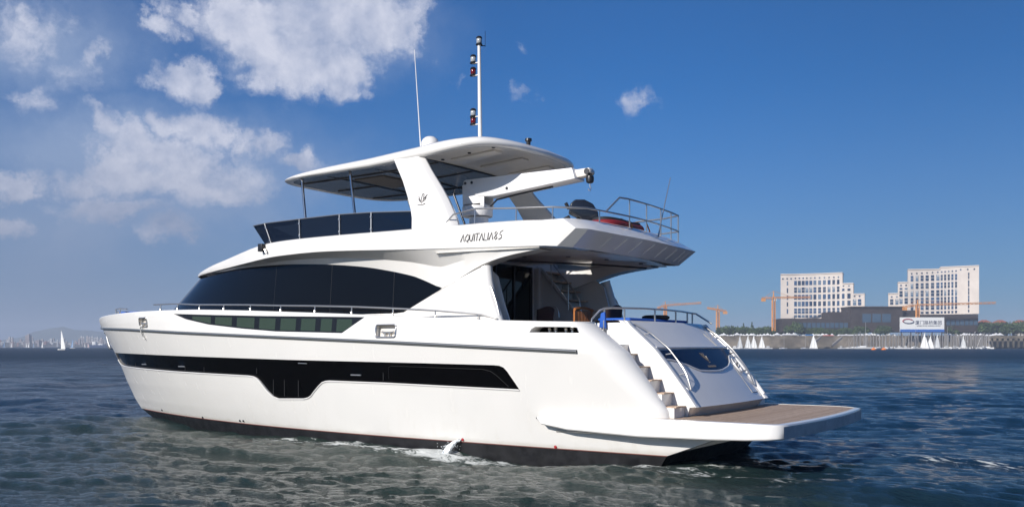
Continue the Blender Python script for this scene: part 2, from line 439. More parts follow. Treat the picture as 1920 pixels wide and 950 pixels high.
# ---------------------------------------------------------------- hull surface
ZB = .28
STEM = [(-.6,18.5),(0,20.0),(.28,20.62),(.6,20.98),(1.2,21.47),(2.25,22.12),(3.15,22.68),(3.3,22.70),(3.45,22.66)]
RUB = [(-2,2.22),(1.47,2.31),(7,2.53),(14.6,2.80),(18,2.93),(22.7,3.06)]
GUN = [(-1,2.86),(1.05,2.90),(3.45,2.975),(5.33,3.065),(8.7,3.23),(13.4,3.42),(16.65,3.46),(19.0,3.44),(21.0,3.40),(22.7,3.33)]
def stem(z): return lerp(z, STEM)
def zr(x): return lerp(x, RUB)
def zg(x): return smooth_lerp(x, GUN)
def hull_y(x, z):
    r = zr(x); v = (z - ZB) / (r - ZB); vc = min(max(v, 0), 1.3)
    s = stem(z)
    if v <= 1: B = 2.62 + .60 * v ** .85 if v > 0 else 2.62 + .45 * v
    else: B = 3.22 - .30 * (v - 1)
    p = 2.1 + .7 * vc; q = 1 - .28 * vc
    if x < 6: return B * (1 - .035 * ((6 - x) / 6) ** 2)
    u = (x - 6) / (s - 6)
    return 0. if u >= 1 else B * (1 - u ** p) ** q
def hp(x, z, off=0.0): return Vector((x, hull_y(x, z) + off, z))

yacht = empty('motor_yacht', (0, 0, 0))
tag(yacht, 'large white three deck motor yacht with black hull windows, seen from its port quarter', 'yacht')

AFT_OUT = [(.98,.05),(1.17,.20),(1.7,.72),(2.31,1.30),(2.36,1.36),(2.9,1.72)]
AFT_IN = [(.98,-.30),(1.17,-.26),(1.70,.13),(2.31,.60),(2.36,.68),(2.9,1.40)]
YIN = 2.58
def inner_y(x):
    return YIN if x < 3 else max(.02, hull_y(x, zg(x)) - (.52 - .34 * min(1, (x - 3) / 2)))
NU = 90
def col_x(u, z): return 6 + (stem(z) - 6) * (1 - (1 - u) ** 1.7)
xs_mid = [6 - i * .345 for i in range(1, 10)]          # 5.65 .. 2.9

def inside(pt, poly):
    x, z = pt; c = False; n = len(poly)
    for i in range(n):
        x1, z1 = poly[i]; x2, z2 = poly[(i + 1) % n]
        if (z1 > z) != (z2 > z) and x < (x2 - x1) * (z - z1) / (z2 - z1) + x1: c = not c
    return c
def cut_outline(bm, poly):
    """cuts the outline through the hull skin and lifts the cut-out piece off; returns its faces as coordinate lists"""
    n = len(poly)
    for i in range(n):
        a = poly[i]; c = poly[(i + 1) % n]
        x0, x1 = min(a[0], c[0]) - .05, max(a[0], c[0]) + .05; z0, z1 = min(a[1], c[1]) - .03, max(a[1], c[1]) + .03
        fs = []
        for f in bm.faces:
            xs = [v.co.x for v in f.verts]; zs = [v.co.z for v in f.verts]
            if max(xs) < x0 or min(xs) > x1 or max(zs) < z0 or min(zs) > z1: continue
            fs.append(f)
        geom = set(fs)
        for f in fs: geom.update(f.edges); geom.update(f.verts)
        bmesh.ops.bisect_plane(bm, geom=list(geom), dist=1e-5, plane_co=(a[0], 0, a[1]), plane_no=(c[1] - a[1], 0, -(c[0] - a[0])))
    res = []; kill = []
    for f in bm.faces:
        m = f.calc_center_median()
        if inside((m.x, m.z), poly): kill.append(f); res.append([v.co.copy() for v in f.verts])
    bmesh.ops.delete(bm, geom=kill, context='FACES')
    return res
def panel(name, faces, depth, m, parent, mirror=True):
    bm = bmesh.new()
    for f in faces:
        try: bm.faces.new([bm.verts.new(v - Vector((0, depth, 0))) for v in f])
        except ValueError: pass
    return finish(bm, name, m, parent, mirror=mirror, dbl=1e-4)
def dense(poly, step=.12):
    out = []; n = len(poly)
    for i in range(n):
        a = Vector((*poly[i], 0)); b = Vector((*poly[(i + 1) % n], 0)); k = max(1, int((b - a).length / step))
        for j in range(k): q = a.lerp(b, j / k); out.append((q.x, q.y))
    return out
def lip(bm, poly, depth, flare=.0):
    d = dense(poly); n = len(d)
    A = [bm.verts.new(hp(x, z, -.0008)) for x, z in d]; B = [bm.verts.new(hp(x, z, -depth)) for x, z in d]
    for i in range(n): bm.faces.new((A[i], A[(i + 1) % n], B[(i + 1) % n], B[i]))

BAND = [(21.234,2.191),(20.164,2.189),(18.251,2.176),(15.25,2.14),(12.557,2.108),(9.933,2.074),(7.653,2.055),(5.348,2.035),(3.515,2.014),(3.379,2.004),(3.275,1.966),(3.196,1.883),(2.95,1.507),
        (6.651,1.568),(8.539,1.577),(8.674,1.567),(8.82,1.531),(8.984,1.434),(9.207,1.281),(9.339,1.182),(9.457,1.131),(9.631,1.097),(10.678,1.06),(10.882,1.109),(11.056,1.238),(11.293,1.50),(11.40,1.578),(11.524,1.622),(11.73,1.639),(11.924,1.642),(15.722,1.679),(20.293,1.749),(20.943,1.791),(21.2,1.86),(21.33,1.98)]
UPW = [(14.901,3.335),(12.902,3.261),(10.646,3.187),(8.686,3.137),(7.2,3.097),(7.895,2.727),(9.011,2.756),(10.251,2.788),(11.619,2.876),(13.128,3.005),(14.25,3.171)]
SLOT = [(2.601,2.70),(2.551,2.775),(2.464,2.815),(1.62,2.80),(1.50,2.79),(1.44,2.68)]
def rrect(x0, x1, z0, z1, r=.05):
    o = []
    for cx, cz, a0 in ((x1 - r, z1 - r, 0), (x0 + r, z1 - r, 90), (x0 + r, z0 + r, 180), (x1 - r, z0 + r, 270)):
        for k in range(4): a = R(a0 + k * 30); o.append((cx + r * math.cos(a), cz + r * math.sin(a)))
    return o
FAIR1 = rrect(16.50, 17.03, 2.99, 3.26); FAIR2 = rrect(6.20, 6.81, 2.62, 2.905)

def build_hull():
    bm = bmesh.new()
    grid = {}
    def skin(zfun, rows, aft):
        """rows of fraction w; aft(z) -> list of aft (x, y) points after x = 2.9"""
        R_ = []
        for w in rows:
            pts = []
            for i in range(NU + 1):
                u = 1 - i / NU; x = col_x(u, 2.5)
                z = zfun(w, x); x = col_x(u, z); z = zfun(w, x); x = col_x(u, z)
                pts.append(hp(x, z))
            for x in xs_mid: z = zfun(w, x); pts.append(hp(x, z))
            pts += aft(w, zfun)
            R_.append(pts)
        return R_
    ZM = .98
    RAKE = [(-.6,.3),(0,0),(.28,-.2),(.65,-1.2),(.98,-1.75)]
    def aft_low(w, zf):
        z = zf(w, 0); xe = lerp(z, RAKE); o = []
        for k in range(1, 9): x = 2.9 + (xe - 2.9) * k / 8; o.append(hp(x, z))
        return o
    low = skin(lambda w, x: ZB + w * (ZM - ZB), [i / 7 for i in range(8)], aft_low)
    def aft_up(w, zf):
        o = []
        z = zf(w, 1.5); xo = lerp(z, AFT_OUT); xi = lerp(z, AFT_IN)
        for k in range(1, 7): x = 2.9 + (xo - 2.9) * k / 6; o.append(hp(x, z))
        yo = hull_y(xo, z)
        for k in range(1, 9):
            t = R(90 * k / 8); o.append(Vector((xo - (xo - xi) * math.sin(t), YIN + (yo - YIN) * math.cos(t), z)))
        return o
    TOP = .035
    up = skin(lambda w, x: ZM + w * (zg(x) - TOP - ZM), [i / 30 for i in range(31)], aft_up)
    loft(bm, low); loft(bm, up)
    bmesh.ops.remove_doubles(bm, verts=bm.verts[:], dist=5e-4)
    bmesh.ops.recalc_face_normals(bm, faces=bm.faces[:])
    if sum(f.normal.y for f in bm.faces) < 0: bmesh.ops.reverse_faces(bm, faces=bm.faces[:])
    P = {}
    for nm, pl in (('band', BAND), ('upw', UPW), ('slot', SLOT), ('f1', FAIR1), ('f2', FAIR2)): P[nm] = cut_outline(bm, pl)
    bmesh.ops.triangulate(bm, faces=[f for f in bm.faces if len(f.verts) > 4], quad_method='BEAUTY', ngon_method='BEAUTY')
    # cap and inner bulwark
    topr = up[-1]; nO = len(topr); zt = [p.z for p in topr]
    # cap profile: outer edge -> rounded -> inner edge
    ins = []
    for i, p in enumerate(topr):
        if i <= NU + len(xs_mid) + 6: yi = inner_y(p.x); ins.append(Vector((p.x, min(yi, p.y - .02) if p.y > .03 else 0, 0)))
        else: ins.append(Vector((p.x, YIN - .0, 0)))
    capA = [Vector((p.x, p.y - (.012 if p.y > .05 else 0), zg(p.x) - .010)) for p in topr]
    capB = [Vector((p.x + (.0), p.y + (q.y - p.y) * .22, zg(p.x))) for p, q in zip(topr, ins)]
    capC = [Vector((p.x, p.y + (q.y - p.y) * .85, zg(p.x))) for p, q in zip(topr, ins)]
    capD = [Vector((p.x, q.y, zg(p.x) - .03)) for p, q in zip(topr, ins)]
    deep = [Vector((p.x if p.x > 1.2 else max(p.x, 1.4), q.y, 1.9 if p.x < 4.6 else zg(p.x) - .5)) for p, q in zip(topr, ins)]
    loft(bm, [topr, capA, capB, capC, capD, deep])
    # inner wall of the stern quarter, beside the stairs
    rows = []
    for j in range(12):
        z = .98 + (2.87 - .98) * j / 11; xi = lerp(z, AFT_IN)
        rows.append([Vector((xi + (3.4 - xi) * k / 6, YIN, z)) for k in range(7)])
    rows[-1] = [Vector((p.x, YIN, 2.87)) for p in rows[-1]]
    loft(bm, rows)
    lipd = .055
    for pl, d in ((BAND, .05), (UPW, .03), (FAIR1, .12), (FAIR2, .12)): lip(bm, pl, d)
    lip(bm, SLOT, .36)
    bmesh.ops.remove_doubles(bm, verts=bm.verts[:], dist=2e-4)
    bmesh.ops.recalc_face_normals(bm, faces=bm.faces[:])
    hull = finish(bm, 'hull', HULLP, yacht, ang=28, mirror=True)
    me = hull.data; nl = [Vector(c.vector) for c in me.corner_normals]; e = .01
    for p in me.polygons:
        if abs(p.normal.y) < .55: continue
        for li in p.loop_indices:
            v = me.vertices[me.loops[li].vertex_index].co; sg = 1 if v.y > 0 else -1
            if v.x > 21.9 or v.z > zg(v.x) - .04 or (v.z > .98 and v.x < lerp(v.z, AFT_OUT) + .12) or abs(abs(v.y) - hull_y(v.x, v.z)) > 2.5e-2: continue
            dx = (hull_y(v.x + e, v.z) - hull_y(v.x - e, v.z)) / (2 * e); dz = (hull_y(v.x, v.z + e) - hull_y(v.x, v.z - e)) / (2 * e)
            nn = Vector((-dx, 1, -dz)).normalized(); nn.y *= sg
            if nn.dot(p.normal) > .8: nl[li] = nn
    me.normals_split_custom_set([tuple(q) for q in nl])
    # transom closing plates
    bm = bmesh.new()
    L = [r[-1] for r in low]
    loft(bm, [L, [Vector((p.x, -p.y, p.z)) for p in L]])
    finish(bm, 'transom_plate', GEL, hull)
    # antifouling below the waterline stripe
    bm = bmesh.new()
    def aft_b(w, zf):
        z = zf(w, 0); xe = lerp(z, RAKE); return [hp(2.9 + (xe - 2.9) * k / 8, z) for k in range(1, 9)]
    bot = skin(lambda w, x: -.6 + w * (ZB + .6), [i / 6 for i in range(7)], aft_b)
    loft(bm, bot); L = [r[-1] for r in bot]; loft(bm, [L, [Vector((p.x, 0, p.z)) for p in L]])
    finish(bm, 'antifouling', ANTIF, yacht, ang=40, mirror=True)
    bm = bmesh.new()
    tube(bm, [hp(x, ZB - .004, .004) for x in [-.2 + i * .3 for i in range(69)]], .012, 6)
    finish(bm, 'boot_line', mat('boot_red', (.14, .05, .04), .5), yacht, mirror=True)
    # glazing
    band = panel('hull_window', P['band'], .045, HULLG, yacht)
    upw = panel('bulwark_window', P['upw'], .028, BLKG2, yacht)
    return hull, band, upw, P
BLKG2 = mat('black_frame', (.006, .006, .006), .3)
hull, band, upw, HP = build_hull()

def on_hull(name, poly, off, m, parent, thick=.0, mirror=True):
    """flat piece laid on the hull skin"""
    bm = bmesh.new()
    vs = [bm.verts.new(hp(x, z, off)) for x, z in poly]; f = bm.faces.new(vs)
    if thick:
        r = bmesh.ops.extrude_face_region(bm, geom=[f])
        for v in [e for e in r['geom'] if isinstance(e, bmesh.types.BMVert)]: v.co.y += thick
    bmesh.ops.recalc_face_normals(bm, faces=bm.faces[:])
    return finish(bm, name, m, parent, mirror=mirror)
# panes in the bulwark window: boundaries along x
def upw_z(x, top): 
    T_ = [(7.2,3.097),(8.686,3.137),(10.646,3.187),(12.902,3.261),(14.901,3.335)]
    B_ = [(7.2,3.097),(7.895,2.727),(9.011,2.756),(10.251,2.788),(11.619,2.876),(13.128,3.005),(14.25,3.171),(14.9,3.335)]
    return lerp(x, T_ if top else B_)
edges = [14.2, 13.25, 12.25, 11.2, 10.15, 9.25, 8.45, 7.55]
ed2 = [(13.05,13.95),(12.1,12.85),(11.15,11.88),(10.32,10.95),(9.55,10.12),(8.85,9.36),(8.28,8.66),(7.62,8.12)]
for x0, x1 in ed2:
    n = 6; top = [(x0 + (x1 - x0) * k / n, upw_z(x0 + (x1 - x0) * k / n, True) - .055) for k in range(n + 1)]
    bot = [(x, max(upw_z(x, False) + .035, 0)) for x, _ in top]
    poly = [(x, z) for x, z in top] + [(x, min(z, zt - .01)) for (x, z), (_, zt) in zip(reversed(bot), reversed(top))]
    o = on_hull('pane', poly, -.026, PANE, upw)
# portlights and joints in the hull window
for (px, pz, w, h) in ((17.92,1.93,.30,.16),(15.15,1.915,.34,.17),(7.61,1.83,.36,.2)):
    f = on_hull('portlight', rrect(px - w/2, px + w/2, pz - h/2, pz + h/2, .03), -.043, mat('port_black', (.0015, .0015, .002), .1), band)
    bm = bmesh.new(); box(bm, hp(px + .02, pz - h/2, -.03), (w * .9, .03, .026)); finish(bm, 'portlight_sill', STEEL, band, mirror=True)
bm = bmesh.new()
for x in (19.9,18.9,15.0,13.9,11.35,10.75,10.3,9.75,6.75):
    zb = 1.12 if 9.6 < x < 10.8 else (1.68 if x > 11 else 1.6)
    if x > 18: zb = 1.75
    box(bm, hp(x, (zb + 1.97) / 2, -.046), (.012, .012, 1.93 - zb))
finish(bm, 'window_joint', mat('joint_black', (.03, .03, .03), .5), band, mirror=True)
bm = bmesh.new(); tube(bm, [hp(9.6, 1.99, -.03), hp(9.28, 1.985, -.03)], .012); finish(bm, 'window_grab', STEEL, band, mirror=True)
bm = bmesh.new()
pts = [hp(x, z, -.038) for x, z in ((6.6,1.66),(6.55,1.93),(6.45,1.96),(3.85,1.92),(3.65,1.88),(3.52,1.80),(3.24,1.56))]
tube(bm, pts, .006, 5); finish(bm, 'window_inner_line', mat('line_black', (.012, .012, .012)), band, mirror=True)

bm = bmesh.new(); tube(bm, [hp(x, z - .012, .006) for x, z in [q for a_, b_ in zip(BAND[12:], BAND[13:]) for q in [(a_[0] + (b_[0] - a_[0]) * k / 8, a_[1] + (b_[1] - a_[1]) * k / 8) for k in range(8)]]], .017, 6)
finish(bm, 'window_rim', GEL, band, mirror=True)
# rub rail: dark rubber with a steel strip
bm = bmesh.new(); xs = [1.45 + i * .3 for i in range(66)] + [21.2 + i * .12 for i in range(13)]
pts = [hp(x, zr(x), .015) for x in xs if x < 22.62] + [Vector((22.70, 0, 3.06))]
tube(bm, pts, .038, 8); finish(bm, 'rub_rail', mat('rub_grey', (.10, .11, .11), .35), yacht, mirror=True)
bm = bmesh.new(); tube(bm, [p + Vector((0, .035, .004)) for p in pts[:-1]], .014, 6); finish(bm, 'rub_rail_strip', STEEL, yacht, mirror=True)
# fairleads: frame, recess and cleat
for nm, (x0, x1, z0, z1) in (('bow', (16.50,17.03,2.99,3.26)), ('mid', (6.20,6.81,2.62,2.905))):
    poly = dense(rrect(x0, x1, z0, z1), .05)
    bm = bmesh.new(); tube(bm, [hp(x, z, .004) for x, z in poly], .022, 6, closed=True)
    fl = finish(bm, 'fairlead', STEEL, yacht, mirror=True)
    cx, cz = (x0 + x1) / 2, (z0 + z1) / 2
    bm = bmesh.new()
    vs = [bm.verts.new(hp(x, z, -.118)) for x, z in rrect(x0, x1, z0, z1)]; bm.faces.new(vs)
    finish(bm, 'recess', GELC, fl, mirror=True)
    bm = bmesh.new(); y = hull_y(cx, cz) - .07
    for dx in (-.07, .07): box(bm, (cx + dx, y, cz - .07), (.04, .05, .1))
    tube(bm, [(cx - .19, y, cz - .02), (cx - .1, y, cz - .03), (cx + .1, y, cz - .03), (cx + .19, y, cz - .02)], .024, 8)
    finish(bm, 'cleat', STEEL, fl, mirror=True)
# small through-hull outlets
for (x, z, m_) in ((18.2,.37,BLK),(15.1,.315,BLK),(12.88,.35,BLK),(12.70,.355,BLK),(4.70,.335,REDP),(2.29,.315,REDP),(4.80,.31,BLK)):
    bm = bmesh.new(); p = hp(x, z, .0); lathe(bm, [(.03, -.02), (.034, .012), (.022, .015)], p, 10, 'Y'); finish(bm, 'through_hull', m_, yacht, mirror=(m_ is BLK and x > 5))

# mooring line at the bow fairlead
bm = bmesh.new()
pts = [hp(16.85,3.05,.02), hp(16.9,2.99,.06), hp(16.93,2.86,.05), hp(16.96,2.7,.04), hp(16.9,2.62,.04)]
tube(bm, pts, .022, 7); tube(bm, [hp(16.83,3.05,.02), hp(16.80,3.0,.05), hp(16.80,2.93,.05)], .02, 7)
tag(finish(bm, 'mooring_line', mat('rope_white', (.7, .69, .66), .8, bump=.6, bscale=120)), 'white mooring rope end hanging out of the bow fairlead', 'rope')

# ---------------------------------------------------------------- decks
def deck_outline(x0, x1, z, inset, n=40):
    o = []
    for i in range(n + 1):
        x = x0 + (x1 - x0) * i / n; o.append((x, max(.01, hull_y(x, min(z, 3.3)) - inset), z))
    return o
bm = bmesh.new(); L = deck_outline(1.0, 5.2, 1.96, .2, 10); loft(bm, [L, [(x, 0, z) for x, y, z in L]]); finish(bm, 'cockpit_deck', TEAK, yacht, mirror=True)
bm = bmesh.new(); L = [(x, max(.01, inner_y(x)), zg(x) - .42 if x < 16 else zg(x) - .42 + .42 * min(1, (x - 16) / 4)) for x in [5.0 + i * .35 for i in range(50)]]
L = [p for p in L if p[0] < 22.4]
loft(bm, [L, [(x, 0, z + .06) for x, y, z in L]]); finish(bm, 'side_deck', GELC, yacht, mirror=True)
bm = bmesh.new(); box(bm, (19.9, 0, 3.44), (1.3, 2.0, .12)); finish(bm, 'foredeck_seat', GEL, yacht, bev=.03)

# ---------------------------------------------------------------- stern block, stairs, swim platform
def bx(y, z): return lerp(z, [(1.0,-.62),(1.21,-.59),(1.6,-.31),(2.0,.0),(2.36,.30),(2.95,.98)]) - .10 * (1 - (y / 2.1) ** 2)
NAVYP = [(2.0,2.335),(1.0,2.345),(0,2.355),(-1.0,2.365),(-1.80,2.372),(-1.80,2.2),(-1.62,2.215),(-1.46,2.19),(-1.2,2.06),(-.9,1.975),(-.662,1.945),(-.4,1.91),(-.118,1.895),(.35,1.90),(.811,1.921),(1.0,1.97),(1.186,2.03),(1.516,2.12),(1.8,2.155),(2.0,2.16)]
def stern_block():
    bm = bmesh.new()
    zs = [1.21 + (2.90 - 1.21) * i / 24 for i in range(25)]
    ys = [-2.1, -2.09, -2.06, -2.0] + [-1.9 + i * .19 for i in range(21)] + [2.0, 2.06, 2.09, 2.1]
    def face(y, z):
        e = max(0, abs(y) - 1.98) / .12
        return bx(y, z) + .10 * (1 - math.sqrt(max(0, 1 - e * e)))
    rows = [[Vector((face(y, z), y, z)) for y in ys] for z in zs]
    rows.append([Vector((face(y, 2.90) + .06, y * .995, 2.945)) for y in ys])
    rows.append([Vector((face(y, 2.90) + .16, y * .99, 2.955)) for y in ys])
    rows.append([Vector((1.9, y * .99, 2.955)) for y in ys])
    loft(bm, rows)
    # kick under the face
    k = [[Vector((face(y, 1.21), y, 1.21)) for y in ys], [Vector((face(y, 1.21) + .06, y * .985, 1.175)) for y in ys], [Vector((face(y, 1.21) + .20, y * .97, 1.0)) for y in ys]]
    loft(bm, k)
    # side walls
    for s in (1, -1):
        prof = [Vector((face(2.1, z), 2.1 * s, z)) for z in zs]
        back = [Vector((1.9, 2.1 * s, p.z)) for p in prof]
        loft(bm, [prof, back]); loft(bm, [[Vector((-.42, 2.05 * s, 1.0)), Vector((face(2.1, 1.21), 2.1 * s, 1.21))], [Vector((1.9, 2.05 * s, 1.0)), Vector((1.9, 2.1 * s, 1.21))]])
    bmesh.ops.remove_doubles(bm, verts=bm.verts[:], dist=1e-4); bmesh.ops.recalc_face_normals(bm, faces=bm.faces[:])
    blk = finish(bm, 'stern_block', GEL, yacht, ang=32)
    return blk
blk = stern_block()
def on_block(name, poly, off, m, parent, thick=.012):
    """panel following the slanted stern face; poly of (y, z)"""
    y0, y1 = min(p[0] for p in poly), max(p[0] for p in poly); bm = bmesh.new(); n = 40
    top = []; bot = []
    m_ = len(poly)
    for i in range(n + 1):
        y = y0 + (y1 - y0) * (i + (.001 if i == 0 else -.001 if i == n else 0)) / n; zz = []
        for k in range(m_):
            a, b = poly[k], poly[(k + 1) % m_]
            if (a[0] - y) * (b[0] - y) <= 0 and a[0] != b[0]: zz.append(a[1] + (b[1] - a[1]) * (y - a[0]) / (b[0] - a[0]))
        if len(zz) < 2: continue
        zt, zb = max(zz), min(zz)
        top.append([Vector((bx(y, zb + (zt - zb) * j / 4) - off, y, zb + (zt - zb) * j / 4)) for j in range(5)])
    loft(bm, top); bmesh.ops.recalc_face_normals(bm, faces=bm.faces[:])
    if sum(f.normal.x for f in bm.faces) > 0: bmesh.ops.reverse_faces(bm, faces=bm.faces[:])
    r = bmesh.ops.extrude_face_region(bm, geom=bm.faces[:])
    for v in [e for e in r['geom'] if isinstance(e, bmesh.types.BMVert)]: v.co.x -= thick
    bmesh.ops.recalc_face_normals(bm, faces=bm.faces[:])
    return finish(bm, name, m, parent)
navy = on_block('name_panel', NAVYP, 0.0, NAVY, blk)
# raised edge above and below the navy panel
bm = bmesh.new()
tube(bm, [Vector((bx(y, 2.385) - .02, y, 2.385)) for y in [-1.82 + i * .19 for i in range(21)]], .028, 8)
finish(bm, 'garage_lip', GEL, blk)
bm = bmesh.new()
low_e = NAVYP[5:]; tube(bm, [Vector((bx(y, z - .015) - .008, y, z - .015)) for y, z in low_e], .02, 8)
finish(bm, 'garage_lower_lip', GEL, blk)
# coamings down both sides of the stern face
bm = bmesh.new()
for s in (1, -1):
    rr = []
    for i in range(20):
        z = 1.215 + (2.93 - 1.215) * i / 19; x = bx(2.0, min(z, 2.9))
        rr.append([Vector((x + .03, 2.115 * s, z + .02)), Vector((x - .035, 2.11 * s, z)), Vector((x - .05, 2.07 * s, z)), Vector((x - .05, 1.97 * s, z)), Vector((x - .03, 1.93 * s, z)), Vector((x + .02, 1.92 * s, z))])
    loft(bm, rr); bm.faces.new([bm.verts.new(p) for p in rr[0]])
bmesh.ops.recalc_face_normals(bm, faces=bm.faces[:])
finish(bm, 'side_coaming', GEL, blk, ang=50)
def strokes(name, lines, plane, r, m, parent):
    bm = bmesh.new()
    for ln in lines: tube(bm, [plane(a, b) for a, b in ln], r, 5)
    return finish(bm, name, m, parent)
pl = lambda y, z: Vector((bx(y, z) - .016, y, z))
strokes('panel_emblem', [[(.20,2.27),(.16,2.2),(.10,2.13),(.03,2.09)],[(.12,2.27),(.10,2.18),(.05,2.10)],[(.04,2.26),(.05,2.2),(.02,2.12)],[(.17,2.24),(.06,2.2)],[(-.02,2.2),(0,2.12),(.03,2.09)],[(.03,2.07),(-.03,2.065)]], pl, .008, EMBL, navy)
let = []
for k in range(6):
    y = .26 - k * .075
    let += [[(y, 2.0), (y, 1.965)], [(y, 2.0 - .018 * (k % 2)), (y - .035, 2.0 - .018 * (k % 2))], [(y - .035, 2.0), (y - .035, 1.965)]]
strokes('panel_lettering', let, pl, .0045, EMBL, navy)
# seams of the side hatch on the stern face
pl2 = lambda y, z: Vector((bx(y, z) - .004, y, z))
strokes('hatch_seam', [[(-1.28,2.70),(-1.28,2.42)],[(-1.30,1.97),(-1.30,1.37),(-1.72,1.37)]], pl2, .012, SEAMG, blk)
bm = bmesh.new()
ring = [Vector((bx(-1.56 + .12 * math.cos(a), 1.98 + .15 * math.sin(a)) - .01, -1.56 + .12 * math.cos(a), 1.98 + .15 * math.sin(a))) for a in [i * math.pi / 12 for i in range(24)]]
tube(bm, ring, .022, 8, closed=True); lat = finish(bm, 'latch_ring', GEL, blk)
bm = bmesh.new(); box(bm, (bx(-1.56, 1.98) - .02, -1.56, 1.98), (.03, .05, .14)); finish(bm, 'latch', DARKM, lat, bev=.008)
# stairs: treads on white risers, both sides
STX = [(2.27,.64),(2.02,.36),(1.76,.10),(1.51,-.16),(1.25,-.42)]
for s in (1, -1):
    bm = bmesh.new()
    for i, (z, x) in enumerate(STX):
        box(bm, (x + .55, (2.1 + YIN) / 2 * s, (z - .03 + .98) / 2), (1.02, .478, z - .03 - .98))
    box(bm, (1.35, (2.1 + YIN) / 2 * s, 1.7), (1.0, .477, 1.5))
    st = finish(bm, 'stern_stairs', GEL, yacht)
    for z, x in STX:
        bm = bmesh.new(); box(bm, (x + .17, (2.1 + YIN) / 2 * s, z - .018), (.34, .47, .022)); finish(bm, 'tread', TRED, st, bev=.005)
# swim platform
def plat_half(z):
    pts = [(2.55,2.955),(2.42,2.975),(1.8,2.985),(.2,2.99),(-1.3,3.0),(-1.95,3.02),(-2.30,2.95),(-2.47,2.88),(-2.56,2.75)]
    out = [(x, y) for x, y in pts]
    for k in range(1, 12): y = 2.75 * (1 - k / 11); out.append((-2.56 - .16 * (1 - (y / 2.75) ** 2), y))
    return out
def plat():
    bm = bmesh.new()
    H = plat_half(0)
    def ztop(x): return lerp(x, [(-2.6,1.015),(-1.9,1.03),(.2,1.03),(1.9,.99),(2.55,.955)])
    def zbot(x): return lerp(x, [(-2.6,.735),(-1.35,.68),(.2,.655),(1.84,.71),(2.42,.79),(2.55,.92)])
    def ins(x, y, d):
        # move towards the boat's middle
        if y < 2.75: return (x + d, y)
        if x < -2.4: return (x + d * .8, y - d * .8)
        return (x, y - d)
    r0 = [(*ins(x, y, .12), zbot(x)) for x, y in H]; r1 = [(*ins(x, y, .02), zbot(x) + .012) for x, y in H]; r2 = [(x, y, zbot(x) + .035) for x, y in H]
    r3 = [(x, y, ztop(x) - .035) for x, y in H]; r4 = [(*ins(x, y, .015), ztop(x) - .008) for x, y in H]; r5 = [(*ins(x, y, .05), ztop(x)) for x, y in H]; r6 = [(*ins(x, y, .13), ztop(x)) for x, y in H]; r7 = [(*ins(x, y, .132), ztop(x) - .03) for x, y in H]
    loft(bm, [r0, r1, r2, r3, r4, r5, r6, r7])
    loft(bm, [r0, [(x, 0, z) for x, y, z in r0]]); loft(bm, [r7, [(x, 0, z) for x, y, z in r7]])
    bmesh.ops.recalc_face_normals(bm, faces=bm.faces[:])
    p = finish(bm, 'swim_platform', GEL, yacht, ang=40, mirror=True)
    bm = bmesh.new(); Hd = [(*ins(x, y, .134), ztop(x) - .006) for x, y in H if x < 1.2]
    loft(bm, [Hd, [(x, 0, z) for x, y, z in Hd]]); finish(bm, 'platform_deck', TEAK, p, mirror=True)
    bm = bmesh.new(); E_ = [(x, y) for x, y in H if x < -2.5]
    loft(bm, [[(x - .006, y, .755) for x, y in E_], [(x - .006, y, .975) for x, y in E_]])
    finish(bm, 'platform_aft_shade', mat('aft_shade_grey', (.42, .45, .47), .5, var=.12, scale=3), p, mirror=True)  # thin grey sheet: shade of the platform's aft edge painted as colour
    # undercut strip below the platform's forward wedge
    bm = bmesh.new(); L = [(x, hull_y(x, .6) + .03, .64) for x in [2.2 - i * .35 for i in range(10)]]
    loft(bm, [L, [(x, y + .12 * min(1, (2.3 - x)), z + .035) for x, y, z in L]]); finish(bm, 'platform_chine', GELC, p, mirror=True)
    bm = bmesh.new()
    for y in (1.6, -.2, -1.6): prism(bm, [(-.2, y, .3), (-.2, y, .68), (-1.6, y, .68)], (0, .5, 0))
    finish(bm, 'platform_bracket', GELC, p)
plat()

